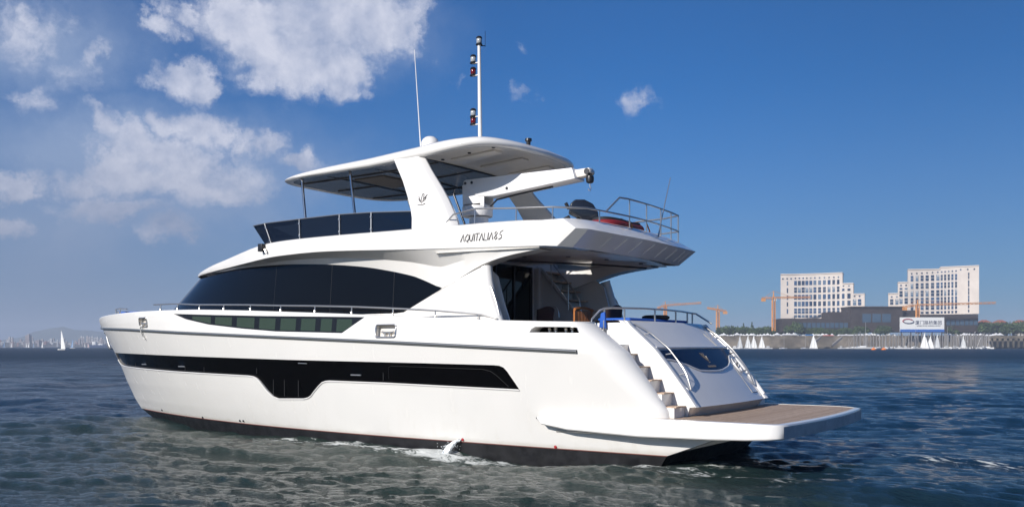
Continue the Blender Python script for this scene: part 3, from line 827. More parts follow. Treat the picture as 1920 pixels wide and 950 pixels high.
# ---------------------------------------------------------------- deckhouse
def house_y(x, z):
    W = 2.5 - .07 * (z - 3.2); xn = 18.9 - (z - 3.3) * 1.5
    if x < 8: return W
    u = (x - 8) / (xn - 8); return 0. if u >= 1 else W * (1 - u ** 2.3) ** .62
def house():
    bm = bmesh.new(); rows = []
    for j in range(15):
        z = 2.75 + (4.62 - 2.75) * j / 14; xn = 18.9 - (z - 3.3) * 1.5; r = []
        for i in range(61):
            u = i / 60; x = xn - (xn - 8) * (1 - (1 - u) ** 2) if False else 8 + (xn - 8) * (1 - u ** 2.0)
            r.append(Vector((x, house_y(x, z), z)))
        for x in (7.5, 7, 6.5, 6, 5.6, 5.3): r.append(Vector((x, house_y(x, z), z)))
        r.append(Vector((5.3, 0, z)))
        rows.append(r)
    loft(bm, rows); bmesh.ops.recalc_face_normals(bm, faces=bm.faces[:])
    h = finish(bm, 'deckhouse', GEL, yacht, mirror=True)
    # black glazing wrapping round the front
    T = [(5.42,3.74),(5.9,3.93),(6.35,4.08),(7.53,4.31),(8.4,4.42),(9.35,4.50),(10.93,4.58),(12.87,4.60),(14.02,4.58),(19,4.6)]
    B = [(5.42,3.74),(6.56,3.22),(6.7,3.2),(19,3.2)]
    bm = bmesh.new(); rr = []
    us = [i / 70 for i in range(71)]
    for u in us:
        r = []
        for j in range(9):
            t = j / 8; x = 8 + 9.5 * (1 - u ** 2)
            for _ in range(4):
                z0, z1 = smooth_lerp(x, B) if False else lerp(x, B), smooth_lerp(x, T); z = z0 + (z1 - z0) * t
                xn = 18.9 - (z - 3.3) * 1.5; x = 8 + (xn - 8) * (1 - u ** 2)
            r.append(Vector((x - .0, house_y(x, z) + .012 + (0), z)) + Vector((.012 if u < .3 else 0, 0, 0)))
        rr.append(r)
    for x in [7.8, 7.5, 7.2, 7.0, 6.8, 6.56, 6.4, 6.2, 6.0, 5.8, 5.6, 5.5, 5.42]:
        z0, z1 = lerp(x, B), smooth_lerp(x, T); r = []
        for j in range(9): z = z0 + (z1 - z0) * j / 8; r.append(Vector((x, house_y(x, z) + .012, z)))
        rr.append(r)
    for v in rr[0]: v.y = 0
    loft(bm, rr); bmesh.ops.recalc_face_normals(bm, faces=bm.faces[:])
    gl = finish(bm, 'saloon_window', BLACKG, h, mirror=True)
    bm = bmesh.new()
    for x in (14.1, 13.0, 11.2, 9.0, 6.9):
        z0, z1 = 3.25, smooth_lerp(x, T); tube(bm, [Vector((x, house_y(x, z0) + .012, z0)), Vector((x, house_y(x, z1) + .012, z1))], .006, 5)
    finish(bm, 'window_joint', mat('joint_black', (.03, .03, .03)), gl, mirror=True)
    return h
house_o = house()
# dark saloon doors facing the cockpit
bm = bmesh.new(); box(bm, (5.28, .55, 3.2), (.04, 3.2, 2.5)); sd = finish(bm, 'saloon_door', BLACKG, yacht)
bm = bmesh.new()
for y in (-1.0, -.2, .6, 1.4, 2.1): box(bm, (5.25, y, 3.2), (.05, .05, 2.5))
finish(bm, 'door_frame', DARKM, sd)

# ---------------------------------------------------------------- flybridge body
ZFB = [(1.7,4.45),(2.36,4.49),(4,4.55),(6.07,4.63),(8.8,4.74),(10.5,4.73),(11.7,4.68),(13.2,4.64),(15,4.58),(16.9,4.54)]
ZFT = [(1.2,4.96),(2,4.985),(3.16,5.05),(6,5.075),(8.9,5.10),(10.5,5.09),(11.5,5.04),(12.5,4.96),(13.5,4.87),(14.5,4.77),(15.5,4.67),(16.9,4.57)]
def fly_y(x):
    if x < 8: return 2.95
    u = (x - 8) / 8.9
    if u >= 1: return 0.
    a = 2.95 * (1 - u ** 2.5) ** .60; u2 = (x - 8) / 9.0; h = 2.42 * (1 - u2 ** 2.3) ** .62 + .14
    t = min(1, max(0, (x - 10.5) / 3.5)); t = t * t * (3 - 2 * t)
    return (a + (min(a, h) - a) * t) * (1 if x < 16.5 else max(0, (16.9 - x) / .4) ** .5)
def fly():
    bm = bmesh.new(); xs = [8 + 8.9 * (1 - (i / 60) ** 2) for i in range(61)] + [7.5 - i * .5 for i in range(10)] + [2.7, 2.45]
    side_t = [(x, fly_y(x), smooth_lerp(x, ZFT)) for x in xs]; side_b = [(x, fly_y(x) - (.02 if fly_y(x) > .1 else 0), smooth_lerp(x, ZFB)) for x in xs]
    # aft end: port corner then the curved rim, from side to centre
    aft_t = [(2.15,2.88,5.02),(1.98,2.80,5.03),(1.84,2.60,5.04),(1.76,2.12,5.05),(1.68,1.38,5.06),(1.63,.8,5.06),(1.60,0,5.06)]
    aft_l = [(2.20,2.95,4.84),(1.62,2.92,4.80),(1.43,2.72,4.79),(1.38,2.2,4.785),(1.33,1.42,4.78),(1.29,.8,4.78),(1.26,0,4.78)]
    aft_b = [(2.36,2.93,4.49),(2.10,2.86,4.47),(1.86,2.64,4.45),(1.82,2.1,4.45),(1.79,1.38,4.45),(1.77,.8,4.45),(1.75,0,4.45)]
    n = len(xs)
    # sides and aft
    mid = [(x, y + .0, t - (t - b_[2]) * .35) for (x, y, t), b_ in zip(side_t, side_b)]
    r_b = side_b + aft_b; r_l = [(x, y, max(t - .13, b_[2] + (t - b_[2]) * .3)) for (x, y, t), b_ in zip(side_t, side_b)] + aft_l; r_t = side_t + aft_t
    def inset(r, d, dz):
        o = []
        for i, (x, y, z) in enumerate(r):
            if i < n: o.append((x - (d * .6 if x > 14 else 0), max(0, y - d), z + dz))
            else: o.append((x + d, max(0, y - (d if y > .1 else 0)), z + dz))
        return o
    r_i = inset(r_t, .05, .02); r_i2 = inset(r_t, .16, .02); r_i3 = inset(r_t, .19, -.10)
    loft(bm, [r_b, r_l, r_t, r_i, r_i2, r_i3])
    bmesh.ops.recalc_face_normals(bm, faces=bm.faces[:])
    f = finish(bm, 'flybridge_deck', GEL, yacht, ang=22, mirror=True)
    bm = bmesh.new(); full = [[(x, y * k / 8, z + .05 * (1 - abs(k / 8))) for k in range(-8, 9)] for x, y, z in r_i3]
    loft(bm, full)
    kill = [q for q in bm.faces if 4.2 < q.calc_center_median().x < 5.3 and -2.45 < q.calc_center_median().y < -1.0]
    bmesh.ops.delete(bm, geom=kill, context='FACES'); finish(bm, 'boat_deck', GELC, f)
    # ceiling over the cockpit and the soffit under the side decks, with the stair hatch left open
    bm = bmesh.new()
    quads = [((2.0, 5.3), (-.9, 2.92)), ((2.0, 4.25), (-2.92, -.9)), ((4.25, 5.3), (-2.92, -2.40))]
    for (x0, x1), (y0, y1) in quads:
        a = 2.05 if x0 == 2.0 else x0
        if x0 == 2.0:
            ys = [y0 + (y1 - y0) * i / 10 for i in range(11)]
            loft(bm, [[(1.80 + .5 * (abs(y) / 2.93) ** 2, y, 4.455) for y in ys], [(x1, y, 4.50) for y in ys]])
        else: loft(bm, [[(x0, y0, 4.495), (x0, y1, 4.495)], [(x1, y0, 4.495), (x1, y1, 4.495)]])
    L = [(x, fly_y(x) - .02, smooth_lerp(x, ZFB)) for x in xs if x > 5.3]
    finish(bm, 'cockpit_ceiling', GEL, f)
    return f
fly_o = fly()
# vent slits in the aft fascia
bm = bmesh.new()
for i, y in enumerate((1.75, 1.15, .5, -.15, -.85, -1.5, -2.05, -2.35)):
    xt = 1.265 + .12 * (abs(y) / 2.2) ** 2; xb = 1.75 + .07 * (abs(y) / 2.2) ** 2
    a = Vector((xt + .07, y, 4.735)); b = Vector((xb - .07, y - .0, 4.51))
    tube(bm, [a + Vector((-.006, 0, 0)), b + Vector((-.006, 0, 0))], .016, 5)
finish(bm, 'fascia_slit', SEAMG if False else GEL, fly_o)

# flared side panels between the glazing and the flybridge
def flare():
    TW = [(5.42,3.74),(5.9,3.93),(6.35,4.08),(7.53,4.31),(8.4,4.42),(9.35,4.50),(10.93,4.58),(12.87,4.60),(14.02,4.58),(19,4.6)]
    A = [(2.40,4.45),(2.72,4.42),(3.26,4.36),(3.68,4.29),(4.11,4.17),(4.45,4.05),(4.85,3.92),(5.15,3.80),(5.42,3.74)]
    bm = bmesh.new(); lo = []; mid = []; up = []
    xs = [15.5 - i * .22 for i in range(60)]
    for x in xs:
        if x < 2.4: break
        zb = smooth_lerp(x, ZFB) + .004; yb = fly_y(x) - .03
        if x >= 5.42: zl = smooth_lerp(x, TW) - .01; yl = house_y(x, zl) + .014
        else: zl = lerp(x, A); yl = lerp(x, [(2.4,2.86),(4.2,2.80),(5.42,house_y(5.42,3.74) + .014)])
        zl = min(zl, zb - .004)
        lo.append((x, yl, zl)); up.append((x, yb, zb)); t = .45
        # crease: lower part nearly upright, upper part rolls out to the band
        zm = zl + (zb - zl) * .55; ym = yl + (yb - yl) * .22
        mid.append((x, ym, zm))
    low_in = [(x, y - (.42 if x < 5.6 else .42 * max(0, (6.2 - x) / .6)), z - .0) for x, y, z in lo]
    loft(bm, [low_in, lo, mid, up]); bmesh.ops.recalc_face_normals(bm, faces=bm.faces[:])
    k = [p for p in low_in if p[0] < 5.4]
    if k: loft(bm, [k, [(x, 2.3, 4.49) for x, y, z in k]])
    finish(bm, 'flybridge_bracket', GEL, yacht, mirror=True, ang=25)
flare()
# side wings beside the cockpit, each running down to a rounded pillar
def wings():
    bm = bmesh.new()
    poly = [(6.30,2.95),(6.17,3.23),(5.06,3.74),(4.58,3.93),(4.10,4.12),(3.98,4.14),(3.93,3.9),(3.86,3.6),(3.78,3.4),(3.66,3.2),(3.56,2.95)]
    A = []
    for x, z in poly:
        y = hull_y(x, 2.9) - .16 - .10 * (z - 3.0)
        if x > 5: y = y * 1 - (x - 5) / 1.3 * .42
        A.append((x, y, z))
    f0 = prism(bm, A, (0, -.20, 0))
    w = finish(bm, 'cockpit_wing', GEL, yacht, mirror=True, bev=.05, segs=4, ang=40)
    bm = bmesh.new()
    tube(bm, [(4.0, 2.70, 4.14), (3.98, 2.72, 4.04), (3.92, 2.76, 3.8), (3.82, 2.80, 3.45), (3.66, 2.82, 3.1), (3.58, 2.82, 2.85)], .13, 16)
    p = finish(bm, 'wing_pillar', GEL, w, mirror=True)
    bm = bmesh.new()
    tube(bm, [(3.84, 2.83, 3.78), (3.74, 2.85, 3.62), (3.62, 2.87, 3.35), (3.54, 2.87, 3.08)], .018, 8)
    tube(bm, [(3.86, 2.80, 3.66), (3.76, 2.83, 3.6)], .02, 8); tube(bm, [(3.64, 2.8, 3.2), (3.58, 2.86, 3.2)], .02, 8)
    finish(bm, 'grab_rail', STEEL, w, mirror=True)
wings()
# starboard stair to the flybridge, and the column beside the saloon doors
bm = bmesh.new(); box(bm, (5.22, -1.28, 3.2), (.16, .16, 2.5)); box(bm, (5.26, -1.9, 3.2), (.06, 1.1, 2.5)); col_o = finish(bm, 'stair_column', GELC, yacht, bev=.04, segs=3)
bm = bmesh.new(); prism(bm, [(5.27,2.46,1.97),(3.45,2.46,1.97),(3.55,2.46,2.95),(3.72,2.46,3.4),(3.88,2.46,3.95),(4.2,2.46,4.22),(4.5,2.46,4.45),(5.27,2.46,4.49)], (0,-.04,0)); finish(bm, 'cockpit_liner', GEL, yacht, mirror=True)
bm = bmesh.new()
STEPS = [(4.46 + .235 * i, 3.60 + .25 * i) for i in range(-5, 4)]
for x, z in STEPS: box(bm, (x + .12, -1.85, z - .14), (.03, .95, .24))
prism(bm, [(5.27,-1.33,4.48),(5.15,-1.33,4.48),(3.05,-1.33,2.15),(3.05,-1.33,1.97),(5.27,-1.33,1.97)], (0, -.04, 0))
st = finish(bm, 'flybridge_stair', GEL, yacht)
for x, z in STEPS:
    bm = bmesh.new(); box(bm, (x - .02, -1.85, z), (.27, .95, .035)); finish(bm, 'tread', TRED, st)
bm = bmesh.new()
tube(bm, [(5.27,-1.31,4.50),(3.02,-1.31,2.02)], .02, 6); finish(bm, 'stringer_trim', STEEL, st)
bm = bmesh.new()
tube(bm, [(4.83,-1.28,4.62),(4.05,-1.28,3.74),(3.98,-1.28,3.62),(3.93,-1.28,3.32),(3.93,-1.28,2.9)], .022, 8)
tube(bm, [(4.83,-1.28,4.62),(4.80,-1.28,4.0),(4.78,-1.28,3.9)], .016, 8); tube(bm, [(4.83,-1.28,4.5),(4.5,-1.28,4.8)], .018, 8)
tube(bm, [(4.3,-1.28,4.0),(4.3,-1.28,3.33)], .014, 8)
finish(bm, 'stair_handrail', STEEL, st)
bm = bmesh.new(); tube(bm, [(4.95,2.2,4.42),(4.0,.4,4.42),(3.2,-1.0,4.42),(2.6,-2.3,4.40)], .022, 8)
tube(bm, [(5.2,1.2,4.45),(4.9,.9,4.42)], .02, 8); finish(bm, 'ceiling_rail', DARKM, yacht)
bm = bmesh.new()
for x, y in ((3.0,2.2),(3.0,.9),(2.6,-.2),(2.4,-1.6),(3.8,1.5)): lathe(bm, [(.05,-.012),(.05,.006)], (x, y, 4.45), 12)
finish(bm, 'downlight', DARKM, fly_o)

# ---------------------------------------------------------------- flybridge glass, arch, hardtop
def fx_y(x): return max(0, fly_y(x) - .13)
def windscreen():
    base = [(6.05, 2.80, 5.09)]; top = [(6.05, 2.78, 5.55)]
    xs = [7.2, 8.35, 9.7, 10.6, 11.0]
    nodes_b = [(6.0,2.66),(7.3,2.80),(8.35,2.79),(9.8,2.74),(11.0,2.60),(11.5,2.36)]
    nodes_t = [(6.1,2.60),(7.3,2.80),(8.35,2.80),(9.8,2.76),(11.2,2.68),(11.9,2.48)]
    zt = [5.545, 5.59, 5.625, 5.63, 5.635, 5.64]; zb = [5.07, 5.09, 5.10, 5.10, 5.08, 5.06]
    ws = empty('flybridge_windscreen', (0, 0, 0), 0, yacht)
    for k in range(5):
        bm = bmesh.new(); A = (*nodes_b[k], zb[k]); B = (*nodes_b[k+1], zb[k+1]); C_ = (*nodes_t[k+1], zt[k+1]); D = (*nodes_t[k], zt[k])
        prism(bm, [A, B, C_, D], (0, -.014, 0)); finish(bm, 'glass_panel', TINT, ws, mirror=True)
    # front
    bm = bmesh.new(); n = 12
    fr_b = [(11.5 + .6 * (1 - (y / 2.36) ** 2), y, 5.06 + .02) for y in [2.36 * (1 - 2 * i / n) for i in range(n + 1)]]
    fr_t = [(11.9 + .7 * (1 - (y / 2.48) ** 2), y, 5.64) for y in [2.48 * (1 - 2 * i / n) for i in range(n + 1)]]
    loft(bm, [fr_b, fr_t]); loft(bm, [[(x - .014, y, z) for x, y, z in fr_b], [(x - .014, y, z) for x, y, z in fr_t]]); finish(bm, 'front_glass', TINT, ws)
    bm = bmesh.new(); tp = [(x, y, z + .006) for (x, y), z in zip(nodes_t, zt)] + [(x, y, z + .006) for x, y, z in fr_t[1:-1]] + [(x, -y, z + .006) for (x, y), z in list(zip(nodes_t, zt))[::-1]]
    tube(bm, tp, .013, 6); finish(bm, 'top_rail', STEEL, ws)
    bm = bmesh.new()
    for k in (1, 2, 3, 4):
        b_ = Vector((*nodes_b[k], zb[k] - .03)); t_ = Vector((*nodes_t[k], zt[k])); b_.y += .02; t_.y += .02
        tube(bm, [b_, t_], .016, 7)
        for q in (.25, .8): lathe(bm, [(.028, -.02), (.028, .02)], b_.lerp(t_, q), 8, 'Y')
    finish(bm, 'stanchion', STEEL, ws, mirror=True)
windscreen()
bm = bmesh.new(); box(bm, (8.8, 0, 5.15), (4.6, 2.6, .35)); box(bm, (7.5, 1.9, 5.2), (2.0, .6, .42)); box(bm, (10.6, .6, 5.3), (.7, 1.2, .5)); finish(bm, 'flybridge_seating', mat('seat_grey', (.3, .31, .33), .6), yacht, bev=.05)

def ht_y(x):
    # plan of the hardtop: rounded rectangle from x = 4.05 to 11.75
    a, b_ = 4.02, 11.72; c = (a + b_) / 2; h = (b_ - a) / 2; u = abs(x - c) / h
    p = 5.0 if x > c else 6.0
    return 2.36 * max(0, 1 - u ** p) ** (.5)
def ht_z(x): return smooth_lerp(x, [(3.9,6.93),(4.6,6.99),(5.2,6.95),(6.2,6.87),(7.2,6.82),(8.7,6.80),(10.4,6.80),(11.8,6.80)])
def ht_thick(x): return smooth_lerp(x, [(3.9,.20),(5,.27),(6,.31),(7.2,.27),(8.8,.24),(10.9,.13),(11.8,.10)])
def hardtop():
    a, b_ = 4.02, 11.72; n = 120; loop = []
    for i in range(n):
        t = 2 * math.pi * i / n; c, s = math.cos(t), math.sin(t)
        x = (a + b_) / 2 + (b_ - a) / 2 * math.copysign(abs(c) ** .31, c); y = 2.34 * math.copysign(abs(s) ** .31, s)
        # bowed ends: pull in the corners fore and aft
        e = (abs(y) / 2.34) ** 2
        if x > 10: x -= .30 * e * (x - 10) / 1.72
        if x < 5.5: x += .55 * e * (5.5 - x) / 1.48
        y *= 1 - .04 * max(0, (x - 9) / 2.7) ** 2
        loop.append((x, y))
    def ring(d, f):
        o = []
        cx = 7.87
        for x, y in loop:
            k = d / 2.34; kx = d / 3.85
            xx = cx + (x - cx) * (1 - kx); yy = y * (1 - k)
            o.append((xx, yy, f(xx, yy)))
        return o
    cam_ = lambda x, y: .13 * (1 - (y / 2.34) ** 2)
    zb = lambda x, y: ht_z(x) + .05 * (1 - (y / 2.34) ** 2)
    zt = lambda x, y: ht_z(x) + ht_thick(x) + cam_(x, y) * lerp(x, [(4, .3), (6, 1), (10, 1), (11.7, .3)])
    bm = bmesh.new(); T_ = lambda q: (lambda x, y: zb(x, y) + (zt(x, y) - zb(x, y)) * q)
    rings = [ring(.22, lambda x, y: zb(x, y) + .03), ring(.16, lambda x, y: zb(x, y)), ring(.06, T_(.03)), ring(.02, T_(.14)), ring(0, T_(.34)), ring(.015, T_(.56)), ring(.06, T_(.76)), ring(.15, T_(.90)), ring(.32, T_(.97)), ring(.7, T_(1.0)), ring(1.3, T_(1.0)), ring(2.0, T_(1.0)), ring(2.3, T_(1.0))]
    V = loft(bm, rings, closed=True)
    bmesh.ops.recalc_face_normals(bm, faces=bm.faces[:])
    if max(bm.faces, key=lambda f: f.calc_center_median().z).normal.z < 0: bmesh.ops.reverse_faces(bm, faces=bm.faces[:])
    h = finish(bm, 'hardtop', GEL, yacht, ang=60)
    # underside: pale moulded aft panel, dark glossy headliner forward
    def under(x0, x1, w, dz, m_, nm):
        bm = bmesh.new(); rows = []
        for i in range(25):
            x = x0 + (x1 - x0) * i / 24; hw = max(.05, w(x)); rows.append([(x, hw * (1 - 2 * k / 16), zb(x, hw * (1 - 2 * k / 16)) + dz) for k in range(17)])
        loft(bm, rows); return finish(bm, nm, m_, h)
    def yy(x):
        best = 0
        for (xa, ya), (xb, yb) in zip(loop, loop[1:] + loop[:1]):
            if (xa - x) * (xb - x) <= 0 and ya > 0 and xa != xb: best = max(best, ya + (yb - ya) * (x - xa) / (xb - xa))
        return best
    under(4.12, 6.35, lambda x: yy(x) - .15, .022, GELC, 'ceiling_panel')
    hl = under(6.3, 11.55, lambda x: yy(x) - .17, .016, HEAD, 'headliner')
    bm = bmesh.new()
    for x in (6.33, 8.0, 9.7): box(bm, (x, 0, zb(x, 1.2) + .005), (.05, 4.0, .02))
    for y in (1.45, -1.45, .0): tube(bm, [(x, y, zb(x, y) + .01) for x in (6.4, 7.5, 8.7, 10, 11.2)], .025, 5)
    finish(bm, 'headliner_joint', BLK, hl)
    bm = bmesh.new(); box(bm, (9.0, .35, zb(9.0, .3) - .0), (1.0, 1.5, .03)); finish(bm, 'sunroof_frame', mat('roof_tan', (.16, .13, .10), .5), hl)
    bm = bmesh.new()
    for y in (1.2, .0, -1.2):
        x0, x1 = 4.75, 5.95
        prism(bm, [(x0, y - .16, zb(x0, y) + .02), (x0, y + .16, zb(x0, y) + .02), (x1, y + .28, zb(x1, y) + .02), (x1, y - .28, zb(x1, y) + .02)], (0, 0, -.055))
    finish(bm, 'ceiling_moulding', GELC, h, bev=.02)
    bm = bmesh.new()
    for x in (4.6, 5.3, 6.1):
        for y in (1.6, -1.6): lathe(bm, [(.04, -.015), (.04, .01)], (x, y, zb(x, y) + .005), 10)
    finish(bm, 'ceiling_lamp', DARKM, h)
    return h
ht = hardtop()
# arch legs
def arch():
    for s in (1, -1):
        F_ = [(6.08,5.05),(6.16,5.45),(6.36,5.87),(6.62,6.34),(6.92,6.76),(7.12,7.04)]
        B_ = [(4.93,5.05),(5.10,5.35),(5.36,5.73),(5.66,6.10),(5.98,6.45),(6.42,7.04)]
        bm = bmesh.new(); R1 = []; 
        for i in range(13):
            t = i / 12
            def at_(L):
                q = t * (len(L) - 1); k = min(int(q), len(L) - 2); a = q - k
                return L[k][0] + (L[k+1][0] - L[k][0]) * a, L[k][1] + (L[k+1][1] - L[k][1]) * a
            fx_, fz = at_(F_); bx_, bz = at_(B_); y = 2.78 - .50 * t; th = .26 - .06 * t
            # cross-section: outer face, bevelled aft edge, inner face
            R1.append([Vector((fx_, y * s, fz)), Vector((fx_ + .03, (y - th * .5) * s, fz)), Vector((fx_, (y - th) * s, fz)), Vector((bx_ - .10, (y - th) * s, bz)), Vector((bx_ - .13, (y - th * .55) * s, bz)), Vector((bx_ - .01, (y - .0) * s, bz))])
        loft(bm, R1, closed=True); bm.faces.new([bm.verts.new(p) for p in R1[0]])
        bmesh.ops.recalc_face_normals(bm, faces=bm.faces[:])
        a = finish(bm, 'arch_leg', GEL, yacht, ang=30, bev=.012)
        # small sheaf emblem
        def P2(u, v):
            t = (5.83 + v - 5.02) / 1.96; y = 2.78 - .50 * t + .008
            return Vector((5.93 - u, y * s, 5.83 + v))
        sh = [[(0,-.12),(-.02,-.02),(-.01,.09)],[(.0,-.12),(.04,-.02),(.04,.10)],[(0,-.1),(-.07,-.05),(-.1,.0)],[(-.02,-.08),(-.08,0),(-.11,.06)],[(.03,-.08),(.09,-.04),(.12,.02)],[(.03,-.04),(.09,.03),(.14,.08)],[(-.1,-.14),(-.02,-.155),(.06,-.15),(.12,-.125)],[(-.01,.09),(.0,.11),(.03,.11)]]
        strokes('arch_emblem', sh, P2, .009, EMB, a)
arch()
# hardtop struts
def strut(a, b_):
    bm = bmesh.new(); tube(bm, [a, b_], .035, 10)
    lathe(bm, [(.06, 0), (.06, .015)], a, 12)
    return finish(bm, 'hardtop_strut', mat('polished_tube', (.42, .42, .43), .1, metal=1.0), yacht)
for s in (1, -1):
    strut(Vector((9.85, 2.45 * s, 5.05)), Vector((10.42, 2.12 * s, 6.85))); strut(Vector((8.10, 2.45 * s, 5.05)), Vector((8.68, 2.12 * s, 6.85)))
# mast with its lights, whip aerials, domes
bm = bmesh.new(); tube(bm, [(6.15,0,7.15),(6.19,0,10.12)], .058, 12, r2=.042); lathe(bm, [(.12,-.02),(.12,.03),(.07,.08)], (6.15,0,7.2), 12)
mast = finish(bm, 'mast', GEL, yacht)
bm = bmesh.new(); tube(bm, [(6.18,0,10.1),(6.10,-.14,10.12)], .012, 6); tube(bm, [(6.10,-.14,10.1),(6.10,-.14,10.5)], .006, 5); finish(bm, 'wind_sensor', DARKM, mast)
def nav_light(x, y, z, lens, nm='mast_light'):
    bm = bmesh.new(); lathe(bm, [(.085,0),(.09,.02),(.06,.04),(.06,.045)], (x, y, z), 14)
    b_ = finish(bm, nm, BLK, mast)
    bm = bmesh.new(); lathe(bm, [(.062,.045),(.07,.06),(.07,.15),(.062,.165)], (x, y, z), 14); finish(bm, 'lens', lens, b_)
    bm = bmesh.new(); lathe(bm, [(.075,.165),(.08,.18),(.06,.215),(.03,.23)], (x, y, z), 14); finish(bm, 'cap', BLK, b_)
    if nm == 'mast_light':
        bm = bmesh.new(); box(bm, (x - .08, y, z + .0), (.2, .04, .02)); finish(bm, 'bracket', GEL, b_)
nav_light(6.19, 0, 10.12, CLEARL, 'masthead_light')
for z, l in ((9.68, CLEARL), (9.36, REDL), (8.30, CLEARL), (8.10, REDL)): nav_light(6.38, .0, z, l)
bm = bmesh.new(); tube(bm, [(6.86,1.5,7.2),(6.90,1.5,7.6),(7.08,1.5,9.76)], .022, 8, r2=.008); finish(bm, 'whip_aerial', GEL, yacht)
bm = bmesh.new(); prof = [(.19,0),(.23,.04),(.24,.12),(.23,.22),(.19,.30),(.12,.355),(.05,.375)]
lathe(bm, prof, (7.15, .8, 7.38), 24); lathe(bm, [(.12,-.2),(.12,.01)], (7.15, .8, 7.38), 12); finish(bm, 'satellite_dome', GEL, yacht)
bm = bmesh.new(); lathe(bm, [(.06,0),(.085,.02),(.05,.05),(.055,.12),(.085,.14),(.08,.2)], (4.45,.35,7.24), 14); finish(bm, 'stern_camera', BLK, yacht)
bm = bmesh.new(); lathe(bm, [(.1,0),(.09,.06),(.04,.09)], (6.5,.3,7.24), 14); finish(bm, 'roof_light', REDL, yacht)
# floodlight at the front end of the flybridge band
bm = bmesh.new(); box(bm, (11.13, 2.86, 4.98), (.16, .12, .2)); tube(bm, [(11.1, 2.78, 4.9), (11.05, 2.85, 4.85)], .02); finish(bm, 'floodlight', BLK, yacht, bev=.015, mirror=True)
bm = bmesh.new(); tube(bm, [(11.0, 2.86, 4.93), (10.95, 2.86, 4.84)], .03); finish(bm, 'floodlight_bracket', STEEL, yacht, mirror=True)

# ---------------------------------------------------------------- crane on the boat deck
bm = bmesh.new(); CY = .6
lathe(bm, [(.30,0),(.30,.45),(.24,.47),(.24,.60),(.27,.62)], (5.76, CY, 4.98), 28)
cr = finish(bm, 'deck_crane', mat('crane_white', (.80,.80,.80), .3, coat=.3), yacht)
CW = MATS['crane_white']
bm = bmesh.new(); lathe(bm, [(.37,0),(.38,.02),(.38,.22),(.37,.25)], (5.80, CY, 5.62), 28); finish(bm, 'turntable', CW, cr)
bm = bmesh.new()
side = [(6.02,5.80),(6.00,6.50),(5.92,6.58),(5.70,6.58),(5.35,6.53),(5.30,6.10),(5.36,6.05),(5.30,5.80)]
for s in (-1, 1): prism(bm, [(x, CY + .19 * s - .02, z) for x, z in [(6.10,5.82),(6.12,6.40),(6.04,6.44),(5.72,6.40),(5.62,6.15),(5.45,6.06),(5.45,5.82)]], (0, .04, 0))
box(bm, (5.80, CY, 5.86), (.5,.42,.14)); finish(bm, 'crane_head', CW, cr, bev=.01)
bm = bmesh.new()
prism(bm, [(x, CY - .235, z) for x, z in [(6.08,6.44),(6.05,6.51),(5.98,6.53),(2.95,6.50),(2.86,6.24),(5.15,6.05),(5.62,6.08),(5.72,6.14)]], (0, .47, 0)); bo = finish(bm, 'boom', CW, cr, bev=.02)
bm = bmesh.new(); prism(bm, [(x, CY - .11, z) for x, z in [(2.95,6.47),(2.95,6.28),(2.66,6.30),(2.53,6.38),(2.57,6.48)]], (0, .22, 0)); finish(bm, 'boom_tip', GELC, cr, bev=.015)
bm = bmesh.new()
for x, z in ((6.00,6.44),(5.80,6.44),(4.75,6.20)): lathe(bm, [(.035,-.25),(.035,.25)], (x, CY, z), 10, 'Y')
lathe(bm, [(.07,-.13),(.07,.13)], (2.62,CY,6.40), 12, 'Y'); finish(bm, 'crane_pin', DARKM, cr)
bm = bmesh.new(); lathe(bm, [(.03,0),(.085,-.02),(.095,-.08),(.085,-.16),(.05,-.18)], (2.60,CY,6.32), 14); finish(bm, 'hook_block', BLK, cr)
bm = bmesh.new(); tube(bm, [(2.60,CY,6.15),(2.60,CY,6.05)], .012, 6); tube(bm, [(2.60,CY,6.06),(2.57,CY,6.02),(2.59,CY,5.97),(2.63,CY,5.98),(2.64,CY,6.02)], .012, 6); finish(bm, 'hook', STEEL, cr)
bm = bmesh.new(); tube(bm, [(5.4,CY,5.85),(5.2,CY,6.0),(4.6,CY,6.07),(3.6,CY,6.155)], .022, 7); finish(bm, 'hydraulic_hose', DARKM, cr)

# ---------------------------------------------------------------- boat deck rails
def rail(name, pts, r, posts=(), post_r=None, m_=STEEL, parent=yacht, mirror=False, posts_down=.3):
    bm = bmesh.new(); tube(bm, pts, r, 8)
    for p, q in posts: tube(bm, [p, q], post_r or r * .85, 7)
    return finish(bm, name, m_, parent, mirror=mirror)
RIM = lambda y: (lerp(abs(y), [(0,1.60),(.8,1.62),(1.4,1.66),(2.15,1.72),(2.62,1.80),(2.86,2.0)]))
pr = [(5.15,2.72,5.16),(4.9,2.72,5.36),(4.3,2.72,5.44),(3.2,2.72,5.36),(2.3,2.70,5.31),(1.98,2.45,5.30)] 
cur = [(RIM(y) + .03, y, 5.30 + .02 * (1 - abs(y) / 2.6)) for y in (2.2,1.8,1.4,.8,.2,-.4,-1,-1.6,-2.2,-2.55)]
posts = [((4.3,2.72,5.44),(4.3,2.74,5.03)),((3.2,2.72,5.36),(3.2,2.74,5.02)),((2.3,2.70,5.31),(2.3,2.72,4.98))]
UP = [1.2, .3, -.75, -1.6, -2.5]
top = [(RIM(1.5) + .03, 1.5, 5.31), (RIM(.95) + .03, .95, 5.68)] + [(RIM(y) + .03, y, 5.70) for y in (.6,.1,-.4,-.9,-1.4,-1.9,-2.5)] + [(2.3,-2.7,5.68),(3.1,-2.72,5.66)]
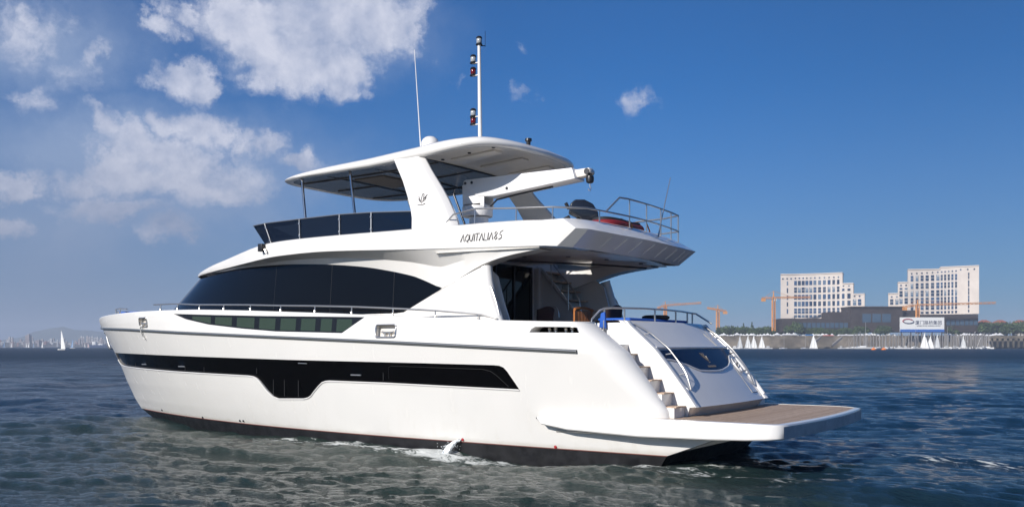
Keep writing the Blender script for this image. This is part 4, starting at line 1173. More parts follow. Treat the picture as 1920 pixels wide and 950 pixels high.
rail('boat_deck_rail', pr + cur + [(2.3,-2.72,5.30),(3.2,-2.72,5.30),(4.6,-2.72,5.34)], .019, posts + [((RIM(y)+.03,y,5.70 if y < .9 else 5.31),(RIM(y)+.03,y,4.99)) for y in (.5,-.35,-1.2,-1.9,-2.5)] + [((RIM(1.75)+.03,1.75,5.31),(RIM(1.75)+.03,1.75,4.99)),((3.2,-2.72,5.66),(3.2,-2.72,5.0))])
rail('boat_deck_rail', top, .021)
bm = bmesh.new(); tube(bm, [(1.55,-.80,5.0),(1.60,-1.02,5.3),(1.62,-1.62,6.50)], .02, 8, r2=.009); finish(bm, 'ensign_staff', STEEL, yacht)

# ---------------------------------------------------------------- side rails
def zrail(x): return lerp(x, [(3.54,3.0),(3.9,3.10),(5.2,3.21),(6.5,3.29),(7.8,3.36),(9.1,3.41),(10.35,3.45),(11.6,3.50),(13.9,3.57),(15,3.63),(16.3,3.645)])
pts = [(x, hull_y(x, 3.1) - .14, zrail(x)) for x in [3.54 + i * .4 for i in range(33)]]
posts = []
for x in (15.9, 14.9, 13.75, 12.6, 11.45, 10.25, 9.0, 7.75, 6.45, 5.2, 4.05):
    y = hull_y(x, 3.1) - .14; posts.append(((x, y, zrail(x)), (x, y + .01, zg(x) - .01)))
rail('side_rail', pts, .021, posts, .017, mirror=True)
bm = bmesh.new()
for p, q in posts: lathe(bm, [(.03,0),(.03,.05),(.018,.07)], q, 8)
finish(bm, 'rail_foot', STEEL, yacht, mirror=True)
pp = [(19.4,1.35,3.62),(20.0,1.2,3.66),(20.8,.85,3.66),(21.35,.5,3.62),(21.5,.25,3.58),(21.52,0,3.58)]
rail('bow_rail', pp, .021, [((20.0,1.2,3.66),(20.0,1.2,3.4)),((20.8,.85,3.66),(20.8,.85,3.4)),((21.45,.35,3.6),(21.45,.35,3.35))], .017, mirror=True)
bm = bmesh.new(); box(bm, (21.2,0,3.46),(.5,.35,.16)); lathe(bm, [(.1,0),(.12,.08),(.07,.12),(.1,.2)], (21.0,.35,3.4), 14); finish(bm, 'anchor_windlass', STEEL, yacht, bev=.02)
# anchor against the stem
bm = bmesh.new()
tube(bm, [(22.70,0,2.78),(22.60,0,2.55),(22.46,0,2.32)], .028, 8); tube(bm, [(22.50,.12,2.48),(22.44,.05,2.32),(22.44,-.05,2.32),(22.50,-.12,2.48)], .022, 8)
finish(bm, 'anchor', STEEL, yacht)
tag(finish((lambda b: (box(b, (19.9,.55,3.53),(1.0,.9,.07)), b)[1])(bmesh.new()), 'foredeck_cushion', BLUEC, bev=.03), 'blue sun pad cushion on the foredeck behind the bow rail', 'cushion')

# stern rails round the block
rail('stern_rail', [(1.62,2.28,2.86),(1.62,2.25,2.98),(1.50,2.14,3.16),(1.42,2.08,3.20),(1.30,1.95,3.215),(1.05,1.0,3.225),(1.0,0,3.23),(1.05,-1.0,3.225),(1.2,-1.9,3.215),(1.12,-2.0,3.20),(.72,-2.02,2.95)], .021,
     [((1.42,2.08,3.20),(1.42,2.08,2.2)),((1.20,1.6,3.215),(1.20,1.6,2.94)),((1.02,.5,3.225),(1.02,.5,2.94)),((1.02,-.6,3.225),(1.02,-.6,2.94)),((1.15,-1.55,3.215),(1.15,-1.55,2.94)),((1.18,-1.92,3.2),(1.18,-1.92,2.94))], .02, parent=yacht)
bm = bmesh.new(); 
for y in (2.12, 2.18): tube(bm, [(1.38,y,2.95),(1.38,y,2.2)], .016, 6)
finish(bm, 'gate_post', STEEL, yacht)
# curved handrails on the stern face
for s in (1, -1):
    bm = bmesh.new(); Q = [(1.86,2.88),(1.78,2.70),(1.74,2.42),(1.74,2.12),(1.76,1.86),(1.80,1.55)]
    off = [.04,.13,.15,.15,.13,.02]
    # resample
    pts = []
    for i in range(25):
        q = i / 24 * 5; k = min(4, int(q)); a = q - k; y = Q[k][0] + (Q[k+1][0] - Q[k][0]) * a; z = Q[k][1] + (Q[k+1][1] - Q[k][1]) * a; o_ = smooth_lerp(q, list(enumerate(off)))
        pts.append(Vector((bx(y, z) - o_, y * s, z)))
    tube(bm, pts, .019, 8)
    for i in (5, 12, 19): p = pts[i]; tube(bm, [p, Vector((bx(abs(p.y), p.z), p.y + .04 * s, p.z - .03))], .014, 6)
    finish(bm, 'stern_handrail', STEEL, blk)
bm = bmesh.new(); tube(bm, [Vector((bx(1.93, z) - .02, -1.96 - .02, z)) for z in (1.3,1.45,1.6,1.75)], .05, 8); finish(bm, 'starboard_cleat_fender', GEL, blk)

# ---------------------------------------------------------------- lettering on the flybridge band
def yacht_name():
    g_ = {'A': [[(0,0),(.5,1),(.85,0)]], 'Q': [[(.5,1),(.1,.6),(.15,.15),(.5,0),(.9,.3),(.85,.8),(.5,1)],[(.5,.1),(.75,-.15)]], 'U': [[(0,1),(.02,.35),(.3,0),(.6,.1),(.8,1)]],
          'I': [[(.15,0),(.2,1)]], 'T': [[(0,1),(.9,1)],[(.4,1),(.35,0)]], 'L': [[(.2,1),(.1,0),(.75,0)]],
          '8': [[(.5,.55),(.2,.8),(.5,1.08),(.8,.85),(.5,.55),(.15,.2),(.45,-.02),(.8,.2),(.5,.55)]], '5': [[(.95,1.15),(.4,.95),(.3,.6),(.75,.5),(.7,.15),(.1,-.05)]]}
    # name runs aft (reads left to right from the port side): from x = 4.42 to x = 3.30
    w = [('A',.9),('Q',.95),('U',.85),('I',.35),('T',.85),('A',.85),('L',.75),('I',.4),('A',.9),('8',.95),('5',.95)]
    tot = sum(a for _, a in w); sc = 1.13 / tot; h = .155; cur_ = 0; lines = []
    for ch, a in w:
        for ln in g_[ch]: lines.append([(cur_ * sc + (u * .92 + v * .18) * sc, v * h) for u, v in ln])
        cur_ += a
    pl_ = lambda u, v: Vector((4.53 - u, 2.953, 4.70 + v + .02 * 0))
    strokes('name_lettering', lines, pl_, .0085, EMB, fly_o)
yacht_name()

# ---------------------------------------------------------------- things carried on board
# inflatable tender with outboard on the boat deck
tender = empty('inflatable_tender', (2.15, .10, 4.93), R(6)); tag(tender, 'red inflatable tender with orange straps lying on the boat deck aft', 'dinghy')
ov = []
for i in range(36):
    t = 2 * math.pi * i / 36; c, q = math.cos(t), math.sin(t)
    ov.append((.34 * math.copysign(abs(c) ** .7, c), 1.12 * math.copysign(abs(q) ** .8, q) * -1 + .05, .19 + .12 * max(0, q) ** 2))
tender.scale = (.9, .88, .85)
bm = bmesh.new(); tube(bm, ov, .155, 14, closed=True); finish(bm, 'buoyancy_tube', REDC, tender)
bm = bmesh.new(); tube(bm, [(x * .92, y, z + .13) for x, y, z in ov], .085, 8, closed=True); finish(bm, 'grab_strip', BLKF, tender)
bm = bmesh.new(); box(bm, (0,.05,.26),(.5,1.9,.2)); finish(bm, 'floor_cover', BLKF, tender, bev=.06, segs=3)
for y, zz in ((.45, .19), (-.85, .26)):
    bm = bmesh.new(); ring = [(x_, y, z_) for x_, z_ in ((-.55,.05),(-.56,.22),(-.48,zz+.17),(-.3,zz+.23),(.3,zz+.23),(.48,zz+.17),(.56,.22),(.55,.05))]
    loft(bm, [[(a * 1.0, b - .065, c) for a, b, c in ring], [(a, b + .065, c) for a, b, c in ring]]); bmesh.ops.solidify(bm, geom=bm.faces[:], thickness=.02); finish(bm, 'strap', ORANGE, tender)
for y in (.0, -.45):
    bm = bmesh.new(); tube(bm, [(.49, y + .16, .30), (.54, y + .06, .36), (.55, y - .06, .36), (.51, y - .16, .30)], .02, 6); finish(bm, 'handle', BLK, tender)
ob = empty('outboard_motor', (3.05, .35, 5.02), R(34)); tag(ob, 'black outboard motor standing on the boat deck beside the red tender', 'outboard motor')
bm = bmesh.new()
cp = [(.02,.50),(.05,.70),(.16,.80),(.38,.80),(.58,.70),(.70,.50),(.72,.24),(.58,.14),(.40,.20),(.26,.38)]
prism(bm, [(.25 - x, -.17, z) for x, z in cp], (0,.34,0)); finish(bm, 'cowling', mat('cowl_black', (.012,.014,.02), .2, coat=.5), ob, bev=.035, segs=3)
bm = bmesh.new(); prism(bm, [(.15-.1,-.07,.4),(.15-.45,-.07,.36),(.15-.40,-.07,.0),(.15-.12,-.07,.0)], (0,.14,0)); box(bm, (.45,0,.12),(.5,.3,.2)); tube(bm, [(.2,0,.42),(.62,0,.20),(.7,0,.1)], .05, 8); finish(bm, 'leg', BLKF, ob, bev=.02)
bm = bmesh.new(); tube(bm, [(.22,.0,.6),(.30,.0,.74)], .04, 8); finish(bm, 'tiller', BLK, ob)

# cockpit furniture
def slat_chair():
    c = empty('slatted_chair', (3.05, .55, 1.97)); tag(c, 'varnished teak armchair with slatted back in the cockpit', 'chair')
    bm = bmesh.new(); box(bm, (0, 0, .46), (.5, .8, .05)); finish(bm, 'seat', TEAKC, c, bev=.01)
    bm = bmesh.new()
    top = [(-.26, -.42 + .084 * i, 1.28 + .045 * math.sin(math.pi * i / 10)) for i in range(11)]; tube(bm, top, .035, 6)
    box(bm, (-.25, 0, .72), (.04, .84, .05)); box(bm, (-.25, .4, .95), (.045, .05, .64)); box(bm, (-.25, -.4, .95), (.045, .05, .64))
    for i in range(11): box(bm, (-.25, -.33 + i * .066, .98), (.02, .028, .54))
    finish(bm, 'backrest', TEAKC, c)
    for x in (-.22, .22):
        for y in (-.38, .38): bm = bmesh.new(); box(bm, (x, y, .22), (.05, .05, .44)); finish(bm, 'leg', TEAKC, c)
    return c
slat_chair()
def wicker(x, y, lab):
    c = empty('wicker_chair', (x, y, 1.97)); tag(c, lab, 'chair', 'dark wicker chairs in the cockpit')
    bm = bmesh.new(); box(bm, (0, 0, .42), (.5, .5, .1)); finish(bm, 'seat', WICK, c, bev=.03)
    bm = bmesh.new(); ring = [(-.25 + .1 * (1 - math.cos(a)), .29 * math.sin(a) * 1, 0) for a in [R(-90 + 15 * i) for i in range(13)]]
    loft(bm, [[(p[0] - .03 * k, p[1] * (1 + .1 * k), .45 + .26 * k + .05 * k * math.cos(p[1] * 4)) for p in ring] for k in range(4)]); 
    r_ = bmesh.ops.solidify(bm, geom=bm.faces[:], thickness=.04); finish(bm, 'backrest', WICK, c)
    for sx in (-.2, .2):
        for sy in (-.2, .2): bm = bmesh.new(); box(bm, (sx, sy, .19), (.04, .04, .38)); finish(bm, 'leg', WICK, c)
wicker(3.95, .75, 'dark wicker chair forward of the teak armchair, left of it from the quarter')
wicker(2.35, .35, 'dark wicker chair aft of the teak armchair, nearest the stern rail')
tb = empty('cockpit_table', (3.2, -.35, 1.97)); tag(tb, 'round varnished cockpit table between the chairs', 'table')
bm = bmesh.new(); lathe(bm, [(.55,.7),(.58,.72),(.58,.74),(.56,.75)], (0,0,0), 28); finish(bm, 'table_top', TEAKC, tb)
bm = bmesh.new(); lathe(bm, [(.3,0),(.28,.03),(.06,.06),(.05,.7)], (0,0,0), 16); finish(bm, 'pedestal', STEEL, tb)
bm = bmesh.new()
tube(bm, [(4.05 + .13 * math.cos(a), -.2, 3.12 + .26 * math.sin(a)) for a in [R(180 * i / 12) for i in range(13)]], .014, 6); finish(bm, 'sink_tap', STEEL, yacht)
# bottles and fittings seen through the bulwark opening
for i, (x, h) in enumerate(((2.35,.14),(2.2,.15),(1.95,.13),(1.8,.16),(1.62,.15))):
    bm = bmesh.new(); lathe(bm, [(.03,0),(.03,h*.5),(.045,h*.6),(.045,h*.8),(.03,h)], (x, 2.74, 2.66), 12); finish(bm, 'bulwark_bollard', STEEL, yacht)
bm = bmesh.new(); box(bm, (2.0, 2.76, 2.64), (1.2, .34, .03)); finish(bm, 'bollard_shelf', GELC, yacht)
# sun pad under its blue cover, dark round cushion, blue towel over the rail
bm = bmesh.new(); box(bm, (1.62, -.25, 2.99), (.8, 3.1, .075)); tag(finish(bm, 'sun_pad', BLUEC, bev=.04, segs=3), 'blue covered sun pad on top of the stern block', 'sun pad')
bm = bmesh.new(); lathe(bm, [(.28,0),(.32,.03),(.32,.07),(.26,.10)], (1.5,-.55,3.03), 24); tag(finish(bm, 'round_cushion', BLKF), 'black round cushion lying on the blue sun pad', 'cushion')
bm = bmesh.new(); prism(bm, [(1.36,2.12,3.13),(1.46,2.12,3.10),(1.50,2.12,2.80),(1.33,2.12,2.78)], (0,.06,0)); tag(finish(bm, 'blue_towel', BLUEC, bev=.02), 'blue cloth hanging on the port stern rail gate', 'cloth')

# jet of cooling water from the side
bm = bmesh.new(); rnd = random.Random(5)
for k in range(9):
    a = rnd.uniform(-.03,.03); pts = []
    for i in range(9):
        t = i / 8; pts.append((4.78 + .26 * t + a * (1 + 2 * t), 2.66 + .22 * t + rnd.uniform(-.02,.02) * (1 + t), .31 - .34 * t * t + rnd.uniform(-.01,.01)))
    tube(bm, pts, .022, 6, r2=.03)
for k in range(160):
    t = rnd.uniform(.4, 1.3); p = Vector((4.78 + .28 * t + rnd.gauss(0,.09), 2.66 + .24 * t + rnd.gauss(0,.09), max(.02, .28 - .25 * t + abs(rnd.gauss(0,.06)))))
    bmesh.ops.create_icosphere(bm, subdivisions=1, radius=rnd.uniform(.004,.011), matrix=Matrix.Translation(p))
tag(finish(bm, 'water_jet', mat('white_water', (.75,.78,.78), .25)), 'white jet of cooling water falling from the hull side', 'water jet')

# ================================================================= far surroundings
def at(px, D, z=0.0):
    p = CAM + FW * D + RT * ((px - 960) / F * D); return Vector((p.x, p.y, z))
def hz(py, D): return CAM.z + (HOR - py) / F * D
DR = 1100.0                      # distance of the right-hand shore
def frame(px, D):
    """Empty-like basis at the shore: x to the right of the view, y away from the viewer"""
    return at(px, D), RT.copy(), FW.copy()
ROT = math.atan2(RT.y, RT.x)     # rotates local +x to the view's right, local +y away (mirrored below)
# local coordinates: x right, y away, z up.  right-handed: RT x FW = ?
def L2W(base, x, y, z): return base + RT * x + FW * y + Vector((0, 0, z))
# RT, FW and up form a right-handed frame, so a plain rotation about z maps local to world
def place(o, px, D, z=0.0): o.location = at(px, D, z); o.rotation_euler.z = ROT; return o
SC = DR / F                      # metres per photo pixel at the shore

STONE = mat('hotel_stone', (.62,.55,.49), .8, var=.08, scale=.05)
WING = mat('hotel_glass', (.03,.07,.15), .12, spec=.6)
DKST = mat('podium_stone', (.040,.030,.028), .8, var=.2, scale=.08)
DKGL = mat('podium_glass', (.05,.09,.14), .15)
WVAR = [WING, mat('hotel_glass_dark', (.012,.03,.07), .1, spec=.5), mat('hotel_glass_pale', (.10,.15,.22), .25, spec=.6), mat('hotel_glass_mid', (.04,.06,.10), .15, spec=.6)]
BLINDM = mat('blind_pale', (.45,.45,.44), .7)
def win_mesh(w, h, d=.6, v=0):
    bm = bmesh.new(); box(bm, (0, 0, h / 2), (w, d, h))
    if h > 6: box(bm, (0, 0, h * .52), (w * 1.02, d * 1.15, h * .07), mi=1)
    if v == 2 and h > 6: box(bm, (w * .1, 0, h * .84), (w * .7, d * 1.1, h * .22), mi=1)
    me = bpy.data.meshes.new('window'); bm.to_mesh(me); bm.free(); me.materials.append(WVAR[v]); me.materials.append(BLINDM); return me
def hotel(name, label, pxs, steps, base_py, cols, rows, plain, curve):
    """steps: list of (px0, px1, top_py); windows laid in a grid"""
    x_of = lambda px: (px - pxs) * SC
    h = place(empty(name), pxs, DR); an = math.atan((pxs - 960) / F); h.rotation_euler.z = ROT - an * (1.35 if pxs < 1600 else 1.0); h.scale.x = math.cos(an); tag(h, label, 'building', 'cream stepped hotel blocks on the far quay')
    zb = hz(base_py, DR)
    depth = 26
    def fy(px): return curve(px)
    for (a, b_, top) in steps:
        bm = bmesh.new(); zt = hz(top, DR); n = 10
        pts = [(x_of(a + (b_ - a) * i / n), fy(a + (b_ - a) * i / n)) for i in range(n + 1)]
        A = [(x, y, zb) for x, y in pts] + [(pts[-1][0], depth, zb), (pts[0][0], depth, zb)]
        prism(bm, A, (0, 0, zt - zb)); o = finish(bm, 'wall', STONE, h)
        bm = bmesh.new(); A = [(x, y - .9, zt) for x, y in pts] + [(pts[-1][0] + .5, depth, zt), (pts[0][0] - .5, depth, zt)]
        prism(bm, A, (0, 0, 1.1)); finish(bm, 'cornice', STONE, o)
    cache = {}
    for (px, py_t, py_b, w) in cols:
        zt, z0 = hz(py_t, DR), hz(py_b, DR); v_ = random.choice((0, 0, 1, 1, 2, 3)); key = (round(w, 2), round(zt - z0, 1), v_)
        if key not in cache: cache[key] = win_mesh(w * SC * 1.22, zt - z0, v=v_)
        o = link('window', cache[key], h); o.location = (x_of(px), fy(px), z0)
    return h
# left block
def lz(u): return 1400 + u * .2708
def lv(v): return 480 + v * .2708
cols = []
X1 = [335,362,388,413,440,468,500,533,565,597,628]
X2 = [662,698]; X3 = [735,768]
YR = [(172,203),(218,255),(268,302),(315,348),(362,398),(408,425)]
for x in X1:
    cols.append((lz(x), lv(150), lv(160), 2.2))
    for t, b_ in YR:
        if t > 400 and x > 560: continue
        cols.append((lz(x), lv(t), lv(b_), 4.4))
for x in X2:
    cols.append((lz(x), lv(212), lv(220), 2.4)); cols.append((lz(x), lv(234), lv(250), 4.2))
    for t, b_ in YR[2:5]: cols.append((lz(x), lv(t), lv(b_), 4.6))
for x in X3:
    cols.append((lz(x), lv(282), lv(292), 2.4))
    for t, b_ in YR[3:4]: cols.append((lz(x), lv(t - 8), lv(b_), 4.8))
for t, b_ in YR[:5]: cols.append((lz(281), lv(t + 3), lv(b_), 1.8))
for x in (250, 279, 306): cols.append((lz(x), lv(152), lv(162), 2.2))
hotel('stepped_hotel', 'cream stepped building left of the dark podium, steps descending to the right', 1463.6,
      [(1463.6,1577.5,515),(1577.5,1597,535),(1597,1617,554.5)], 597, cols, None, None, lambda px: 6 * math.sin(max(0, min(1, (px - 1463) / 120)) * math.pi))
cols = []
XR = [1141,1176,1211,1246,1283,1319]; XN = [1345,1368,1392,1416,1440]
YR = [(140,178),(192,230),(243,283),(292,332),(340,375),(388,402)]
for x in XR + XN:
    cols.append((lz(x), lv(lerp(x, [(1100,122),(1600,102)])), lv(lerp(x, [(1100,132),(1600,111)])), 2.2))
    for t, b_ in YR:
        sl_ = -10 * max(0, (x - 1141)) / 450
        cols.append((lz(x), lv(t + sl_), lv(b_ + sl_ * .6), 4.6 if x in XR else 3.0))
for x in (1068, 1103):
    cols.append((lz(x), lv(200), lv(210), 2.4)); cols.append((lz(x), lv(222), lv(234), 4.2))
    for t, b_ in YR[2:4]: cols.append((lz(x), lv(t), lv(b_), 4.8))
for x in (1004, 1040):
    cols.append((lz(x), lv(278), lv(287), 2.4)); cols.append((lz(x), lv(298), lv(336), 4.8))
for t, b_ in YR: cols.append((lz(1522), lv(t - 12), lv(b_ - 8), 2.0))
for x in (1470, 1516, 1558): cols.append((lz(x), lv(101), lv(111), 2.2))
hotel('stepped_hotel', 'cream stepped building right of the dark podium, steps rising to the right', 1665.4,
      [(1665.4,1683.5,551),(1683.5,1702,530.5),(1702,1762,507),(1762,1830,503.5)], 590, cols, None, None, lambda px: 7 * math.sin(max(0, min(1, (px - 1700) / 130)) * math.pi))
# dark podium
pod = place(empty('dark_podium_building'), 1466, DR - 48); pod.scale = [(DR - 48) / DR] * 3; tag(pod, 'long low dark brown stone building joining the two cream blocks', 'building')
X = lambda px: (px - 1466) * SC
def pblock(a, b_, top, bot, y0, y1, nm='wall'):
    bm = bmesh.new(); z0, z1 = hz(bot, DR), hz(top, DR); box(bm, ((X(a) + X(b_)) / 2, (y0 + y1) / 2, (z0 + z1) / 2), (X(b_) - X(a), y1 - y0, z1 - z0)); return finish(bm, nm, DKST, pod)
pblock(1466, 1591, 596.5, 622, 0, 34); pblock(1591, 1687, 576, 622, -8, 36); pblock(1687, 1834, 589.5, 622, 0, 33); pblock(1556, 1591, 584, 597, 3, 30); pblock(1687, 1726, 581, 590, 3, 30)
bm = bmesh.new(); z0, z1 = hz(577, DR), hz(574.5, DR); box(bm, ((X(1591) + X(1687)) / 2, 13, (z0 + z1) / 2), (X(1688) - X(1590), 46, z1 - z0)); finish(bm, 'roof_slab', DKST, pod)
wm = bpy.data.meshes.new('window'); bm = bmesh.new(); box(bm, (0, 0, 3), (4.4, .5, 6)); bm.to_mesh(wm); bm.free(); wm.materials.append(DKGL)
for px in [1500 + i * 8.6 for i in range(11)]:
    o = link('window', wm, pod); o.location = (X(px), -.2, hz(614, DR))
for px in [1778 + i * 8.6 for i in range(7)]:
    o = link('window', wm, pod); o.location = (X(px), -.2, hz(609, DR))
gm = bpy.data.meshes.new('window'); bm = bmesh.new(); box(bm, (0, 0, 5), (10, .5, 10)); bm.to_mesh(gm); bm.free(); gm.materials.append(DKGL)
for px in (1620, 1638.5, 1657): o = link('window', gm, pod); o.location = (X(px), -8.2, hz(604, DR))

# billboard
bb = place(empty('billboard'), 1729, DR - 90); DB = DR - 90; s_ = DB / F
tag(bb, 'wide white billboard with a red and blue swoosh and Chinese characters', 'billboard')
z0, z1 = hz(622, DB), hz(594.5, DB)
bm = bmesh.new(); box(bm, (0, .4, (z0 + z1) / 2), (83 * s_, .8, z1 - z0)); bw = finish(bm, 'board', mat('board_white', (.78,.78,.76), .6), bb)
bm = bmesh.new()
for x in (-38, -20, 0, 20, 38): box(bm, (x * s_, 1.6, z1 / 2), (.8, .8, z1))
finish(bm, 'frame', DKST, bb)
def txt(s, size, loc, m_, parent, nm):
    cu = bpy.data.curves.new(nm, 'FONT'); cu.body = s; cu.size = size; cu.align_x = 'CENTER'; cu.extrude = .05
    ob_ = bpy.data.objects.new(nm, cu); COL.objects.link(ob_); bpy.context.view_layer.update()
    me = bpy.data.meshes.new_from_object(ob_.evaluated_get(bpy.context.evaluated_depsgraph_get())); bpy.data.objects.remove(ob_)
    me.materials.clear(); me.materials.append(m_); o = link(nm, me, parent); o.location = loc; o.rotation_euler = (R(90), 0, 0); return o
NV = mat('sign_navy', (.03,.04,.10), .6)
txt('厦门路桥集团', 4.9, (12 * s_, -.15, hz(607.5, DB)), NV, bw, 'characters')
txt('XIAMEN ROAD & BRIDGE GROUP', 1.75, (12 * s_, -.15, hz(611.5, DB)), NV, bw, 'small_lettering')
txt('■ ■ ■  ■ ■ ■  ■ ■ ■ ■', 1.5, (6 * s_, -.15, hz(615.5, DB)), NV, bw, 'phone_line') if False else None
bm = bmesh.new()
tube(bm, [(-27 * s_ + 5.5 * math.cos(a), -.3, hz(601.5, DB) + 2.2 * math.sin(a)) for a in [R(20 + 10 * i) for i in range(20)]], .55, 6); finish(bm, 'swoosh', mat('sign_red', (.35,.03,.04), .6), bw)
bm = bmesh.new(); tube(bm, [(-27 * s_ + 5.5 * math.cos(a) + 1, -.35, hz(602.5, DB) + 2.0 * math.sin(a)) for a in [R(190 + 10 * i) for i in range(20)]], .55, 6); finish(bm, 'swoosh', NV, bw)
bm = bmesh.new(); box(bm, (0, -.2, hz(619.5, DB)), (83 * s_, .2, 5 * s_)); finish(bm, 'blue_strip', mat('sign_blue', (.02,.12,.45), .6), bw)

# tower cranes
CRN = mat('crane_orange', (.62,.27,.07), .6, var=.15, scale=.2)
def lattice(bm, a, b_, w, n, r):
    a, b_ = Vector(a), Vector(b_); d = b_ - a; t = d.normalized()
    u = t.cross(Vector((0, 1, 0)) if abs(t.y) < .9 else Vector((1, 0, 0))).normalized(); v = t.cross(u)
    cs = [u * w + v * w, u * w - v * w, -u * w - v * w, -u * w + v * w]
    for c in cs: tube(bm, [a + c, b_ + c], r, 4)
    for i in range(n):
        for k in range(4): tube(bm, [a + d * (i / n) + cs[k], a + d * ((i + 1) / n) + cs[(k + 1) % 4]], r * .7, 4)
def tower_crane(px, D, top, base, jl, jr, jl_py, jr_py, label, yaw=0):
    c = place(empty('tower_crane'), px, D); tag(c, label, 'crane', 'orange tower cranes behind the quay')
    s = D / F; zt = hz(top, D); zj = hz((jl_py + jr_py) / 2, D)
    zl, zr_ = hz(jl_py, D), hz(jr_py, D)
    bm = bmesh.new(); lattice(bm, (0, 0, max(0, hz(base, D))), (0, 0, zj), 1.6 * D / 1100, 16, .42 * D / 1100); o = finish(bm, 'tower', CRN, c)
    bm = bmesh.new(); tube(bm, [(0, 0, zj), (0, 0, zt)], 1.1, 5, r2=.3); finish(bm, 'mast_top', CRN, c)
    bm = bmesh.new(); lattice(bm, (0, 0, zj), ((jr - px) * s, 0, zr_), .9 * D / 1100, 18, .3 * D / 1100); finish(bm, 'jib', CRN, c)
    bm = bmesh.new(); lattice(bm, (0, 0, zj), ((jl - px) * s, 0, zl), .9 * D / 1100, 5, .3 * D / 1100); box(bm, ((jl - px) * s * .85, 0, zl - 1.8), (5 * D / 1100, 2, 3.5)); finish(bm, 'counter_jib', CRN, c)
    bm = bmesh.new(); box(bm, (1.8, 0, zj - 2.2), (2.4, 2.2, 2.6)); finish(bm, 'cab', mat('cab_white', (.7,.72,.7), .5), c)
    bm = bmesh.new(); tube(bm, [(0, 0, zt), ((jr - px) * s * .55, 0, zj + (zr_ - zj) * .55)], .18, 4); tube(bm, [(0, 0, zt), ((jl - px) * s * .85, 0, zl)], .18, 4); finish(bm, 'pendant', CRN, c)
tower_crane(1450.5, DR - 40, 545.5, 620, 1428, 1520, 559, 557, 'orange tower crane at the left edge of the left cream block')
tower_crane(1720.5, DR - 72, 562, 625, 1692, 1867, 575.5, 567.5, 'orange tower crane in front of the right cream block, jib reaching far right')
tower_crane(1346, 1300, 571.5, 620, 1362, 1326, 583.5, 577, 'short orange tower crane left of the cream blocks above the trees')
tower_crane(1247.5, 1500, 564.5, 592, 1233, 1315, 577, 567.5, 'orange tower crane just above the yacht stern rail')

# ---- quay, wall, hinterland
def setmesh(name, bm, m_): return tag(finish(bm, name, m_), kind='structure')
QW = mat('quay_stone', (.155,.13,.098), .85, var=.45, scale=.06, bump=.5, bscale=1.0)
QD = mat('quay_wet', (.09,.08,.06), .8, var=.3, scale=.2)
GRN = mat('shore_ground', (.10,.10,.07), .9, var=.3, scale=.05)
bm = bmesh.new()
a, b_ = at(1150, DR - 70), at(2600, DR - 70); c, d = at(2600, DR + 700), at(1150, DR + 700)
for p in (a, b_, c, d): p.z = 0
zt = hz(632, DR - 70) 
prism(bm, [(p.x, p.y, -3) for p in (a, b_, c, d)], (0, 0, zt + 3)); setmesh('shore', bm, GRN)
w = place(empty('sea_wall'), 1340, DR - 72); tag(w, 'tan stone sea wall along the far quay with a darker wet foot', 'sea wall')
sW = (DR - 72) / F
bm = bmesh.new(); L_ = (1995 - 1340) * sW
prism(bm, [(0, -8, -1), (0, -1.0, hz(633, DR - 72)), (0, 1.5, hz(633, DR - 72)), (0, 1.5, -1)], (L_, 0, 0)); finish(bm, 'slope', QW, w)
bm = bmesh.new(); box(bm, (L_ / 2, 0, hz(630, DR - 72) - .6), (L_, 1.2, 2.4)); finish(bm, 'parapet', QW, w)
bm = bmesh.new(); prism(bm, [(0, -8.6, -1), (0, -7.2, 1.9), (0, -6.2, 1.9), (0, -6.5, -1)], (L_, 0, 0)); finish(bm, 'wet_foot', QD, w)
# low pier deck at the far right
pr_ = place(empty('pier'), 1862, DR - 95); tag(pr_, 'low brown pier deck on columns at the far right', 'pier'); sp = (DR - 95) / F
bm = bmesh.new(); box(bm, (40 * sp, 6, hz(632, DR - 95)), (90 * sp, 14, 2.2)); finish(bm, 'deck', QW, pr_)
for i in range(9): bm = bmesh.new(); box(bm, ((i * 10 + 1) * sp, 3, hz(641, DR - 95)), (1.6, 1.6, 11)); finish(bm, 'column', QD, pr_)
# gangways
for px, lab in ((1528, 'dark sloping gangway left of the pair on the sea wall'), (1568, 'dark sloping gangway right of the pair on the sea wall')):
    gwy = place(empty('gangway'), px, DR - 95); tag(gwy, lab, 'gangway'); s_ = (DR - 95) / F
    bm = bmesh.new(); prism(bm, [(-8 * s_, 0, hz(648, DR - 95)), (12 * s_, 0, hz(632, DR - 95)), (12 * s_, 0, hz(634, DR - 95)), (-6 * s_, 0, hz(650, DR - 95))], (0, 3, 0)); finish(bm, 'ramp', mat('gang_dark', (.08,.08,.09), .6), gwy)
    bm = bmesh.new(); tube(bm, [(-8 * s_, 0, hz(645, DR - 95)), (12 * s_, 0, hz(629, DR - 95))], .25, 4); finish(bm, 'handrail', mat('gang_rail', (.4,.4,.42), .5), gwy)

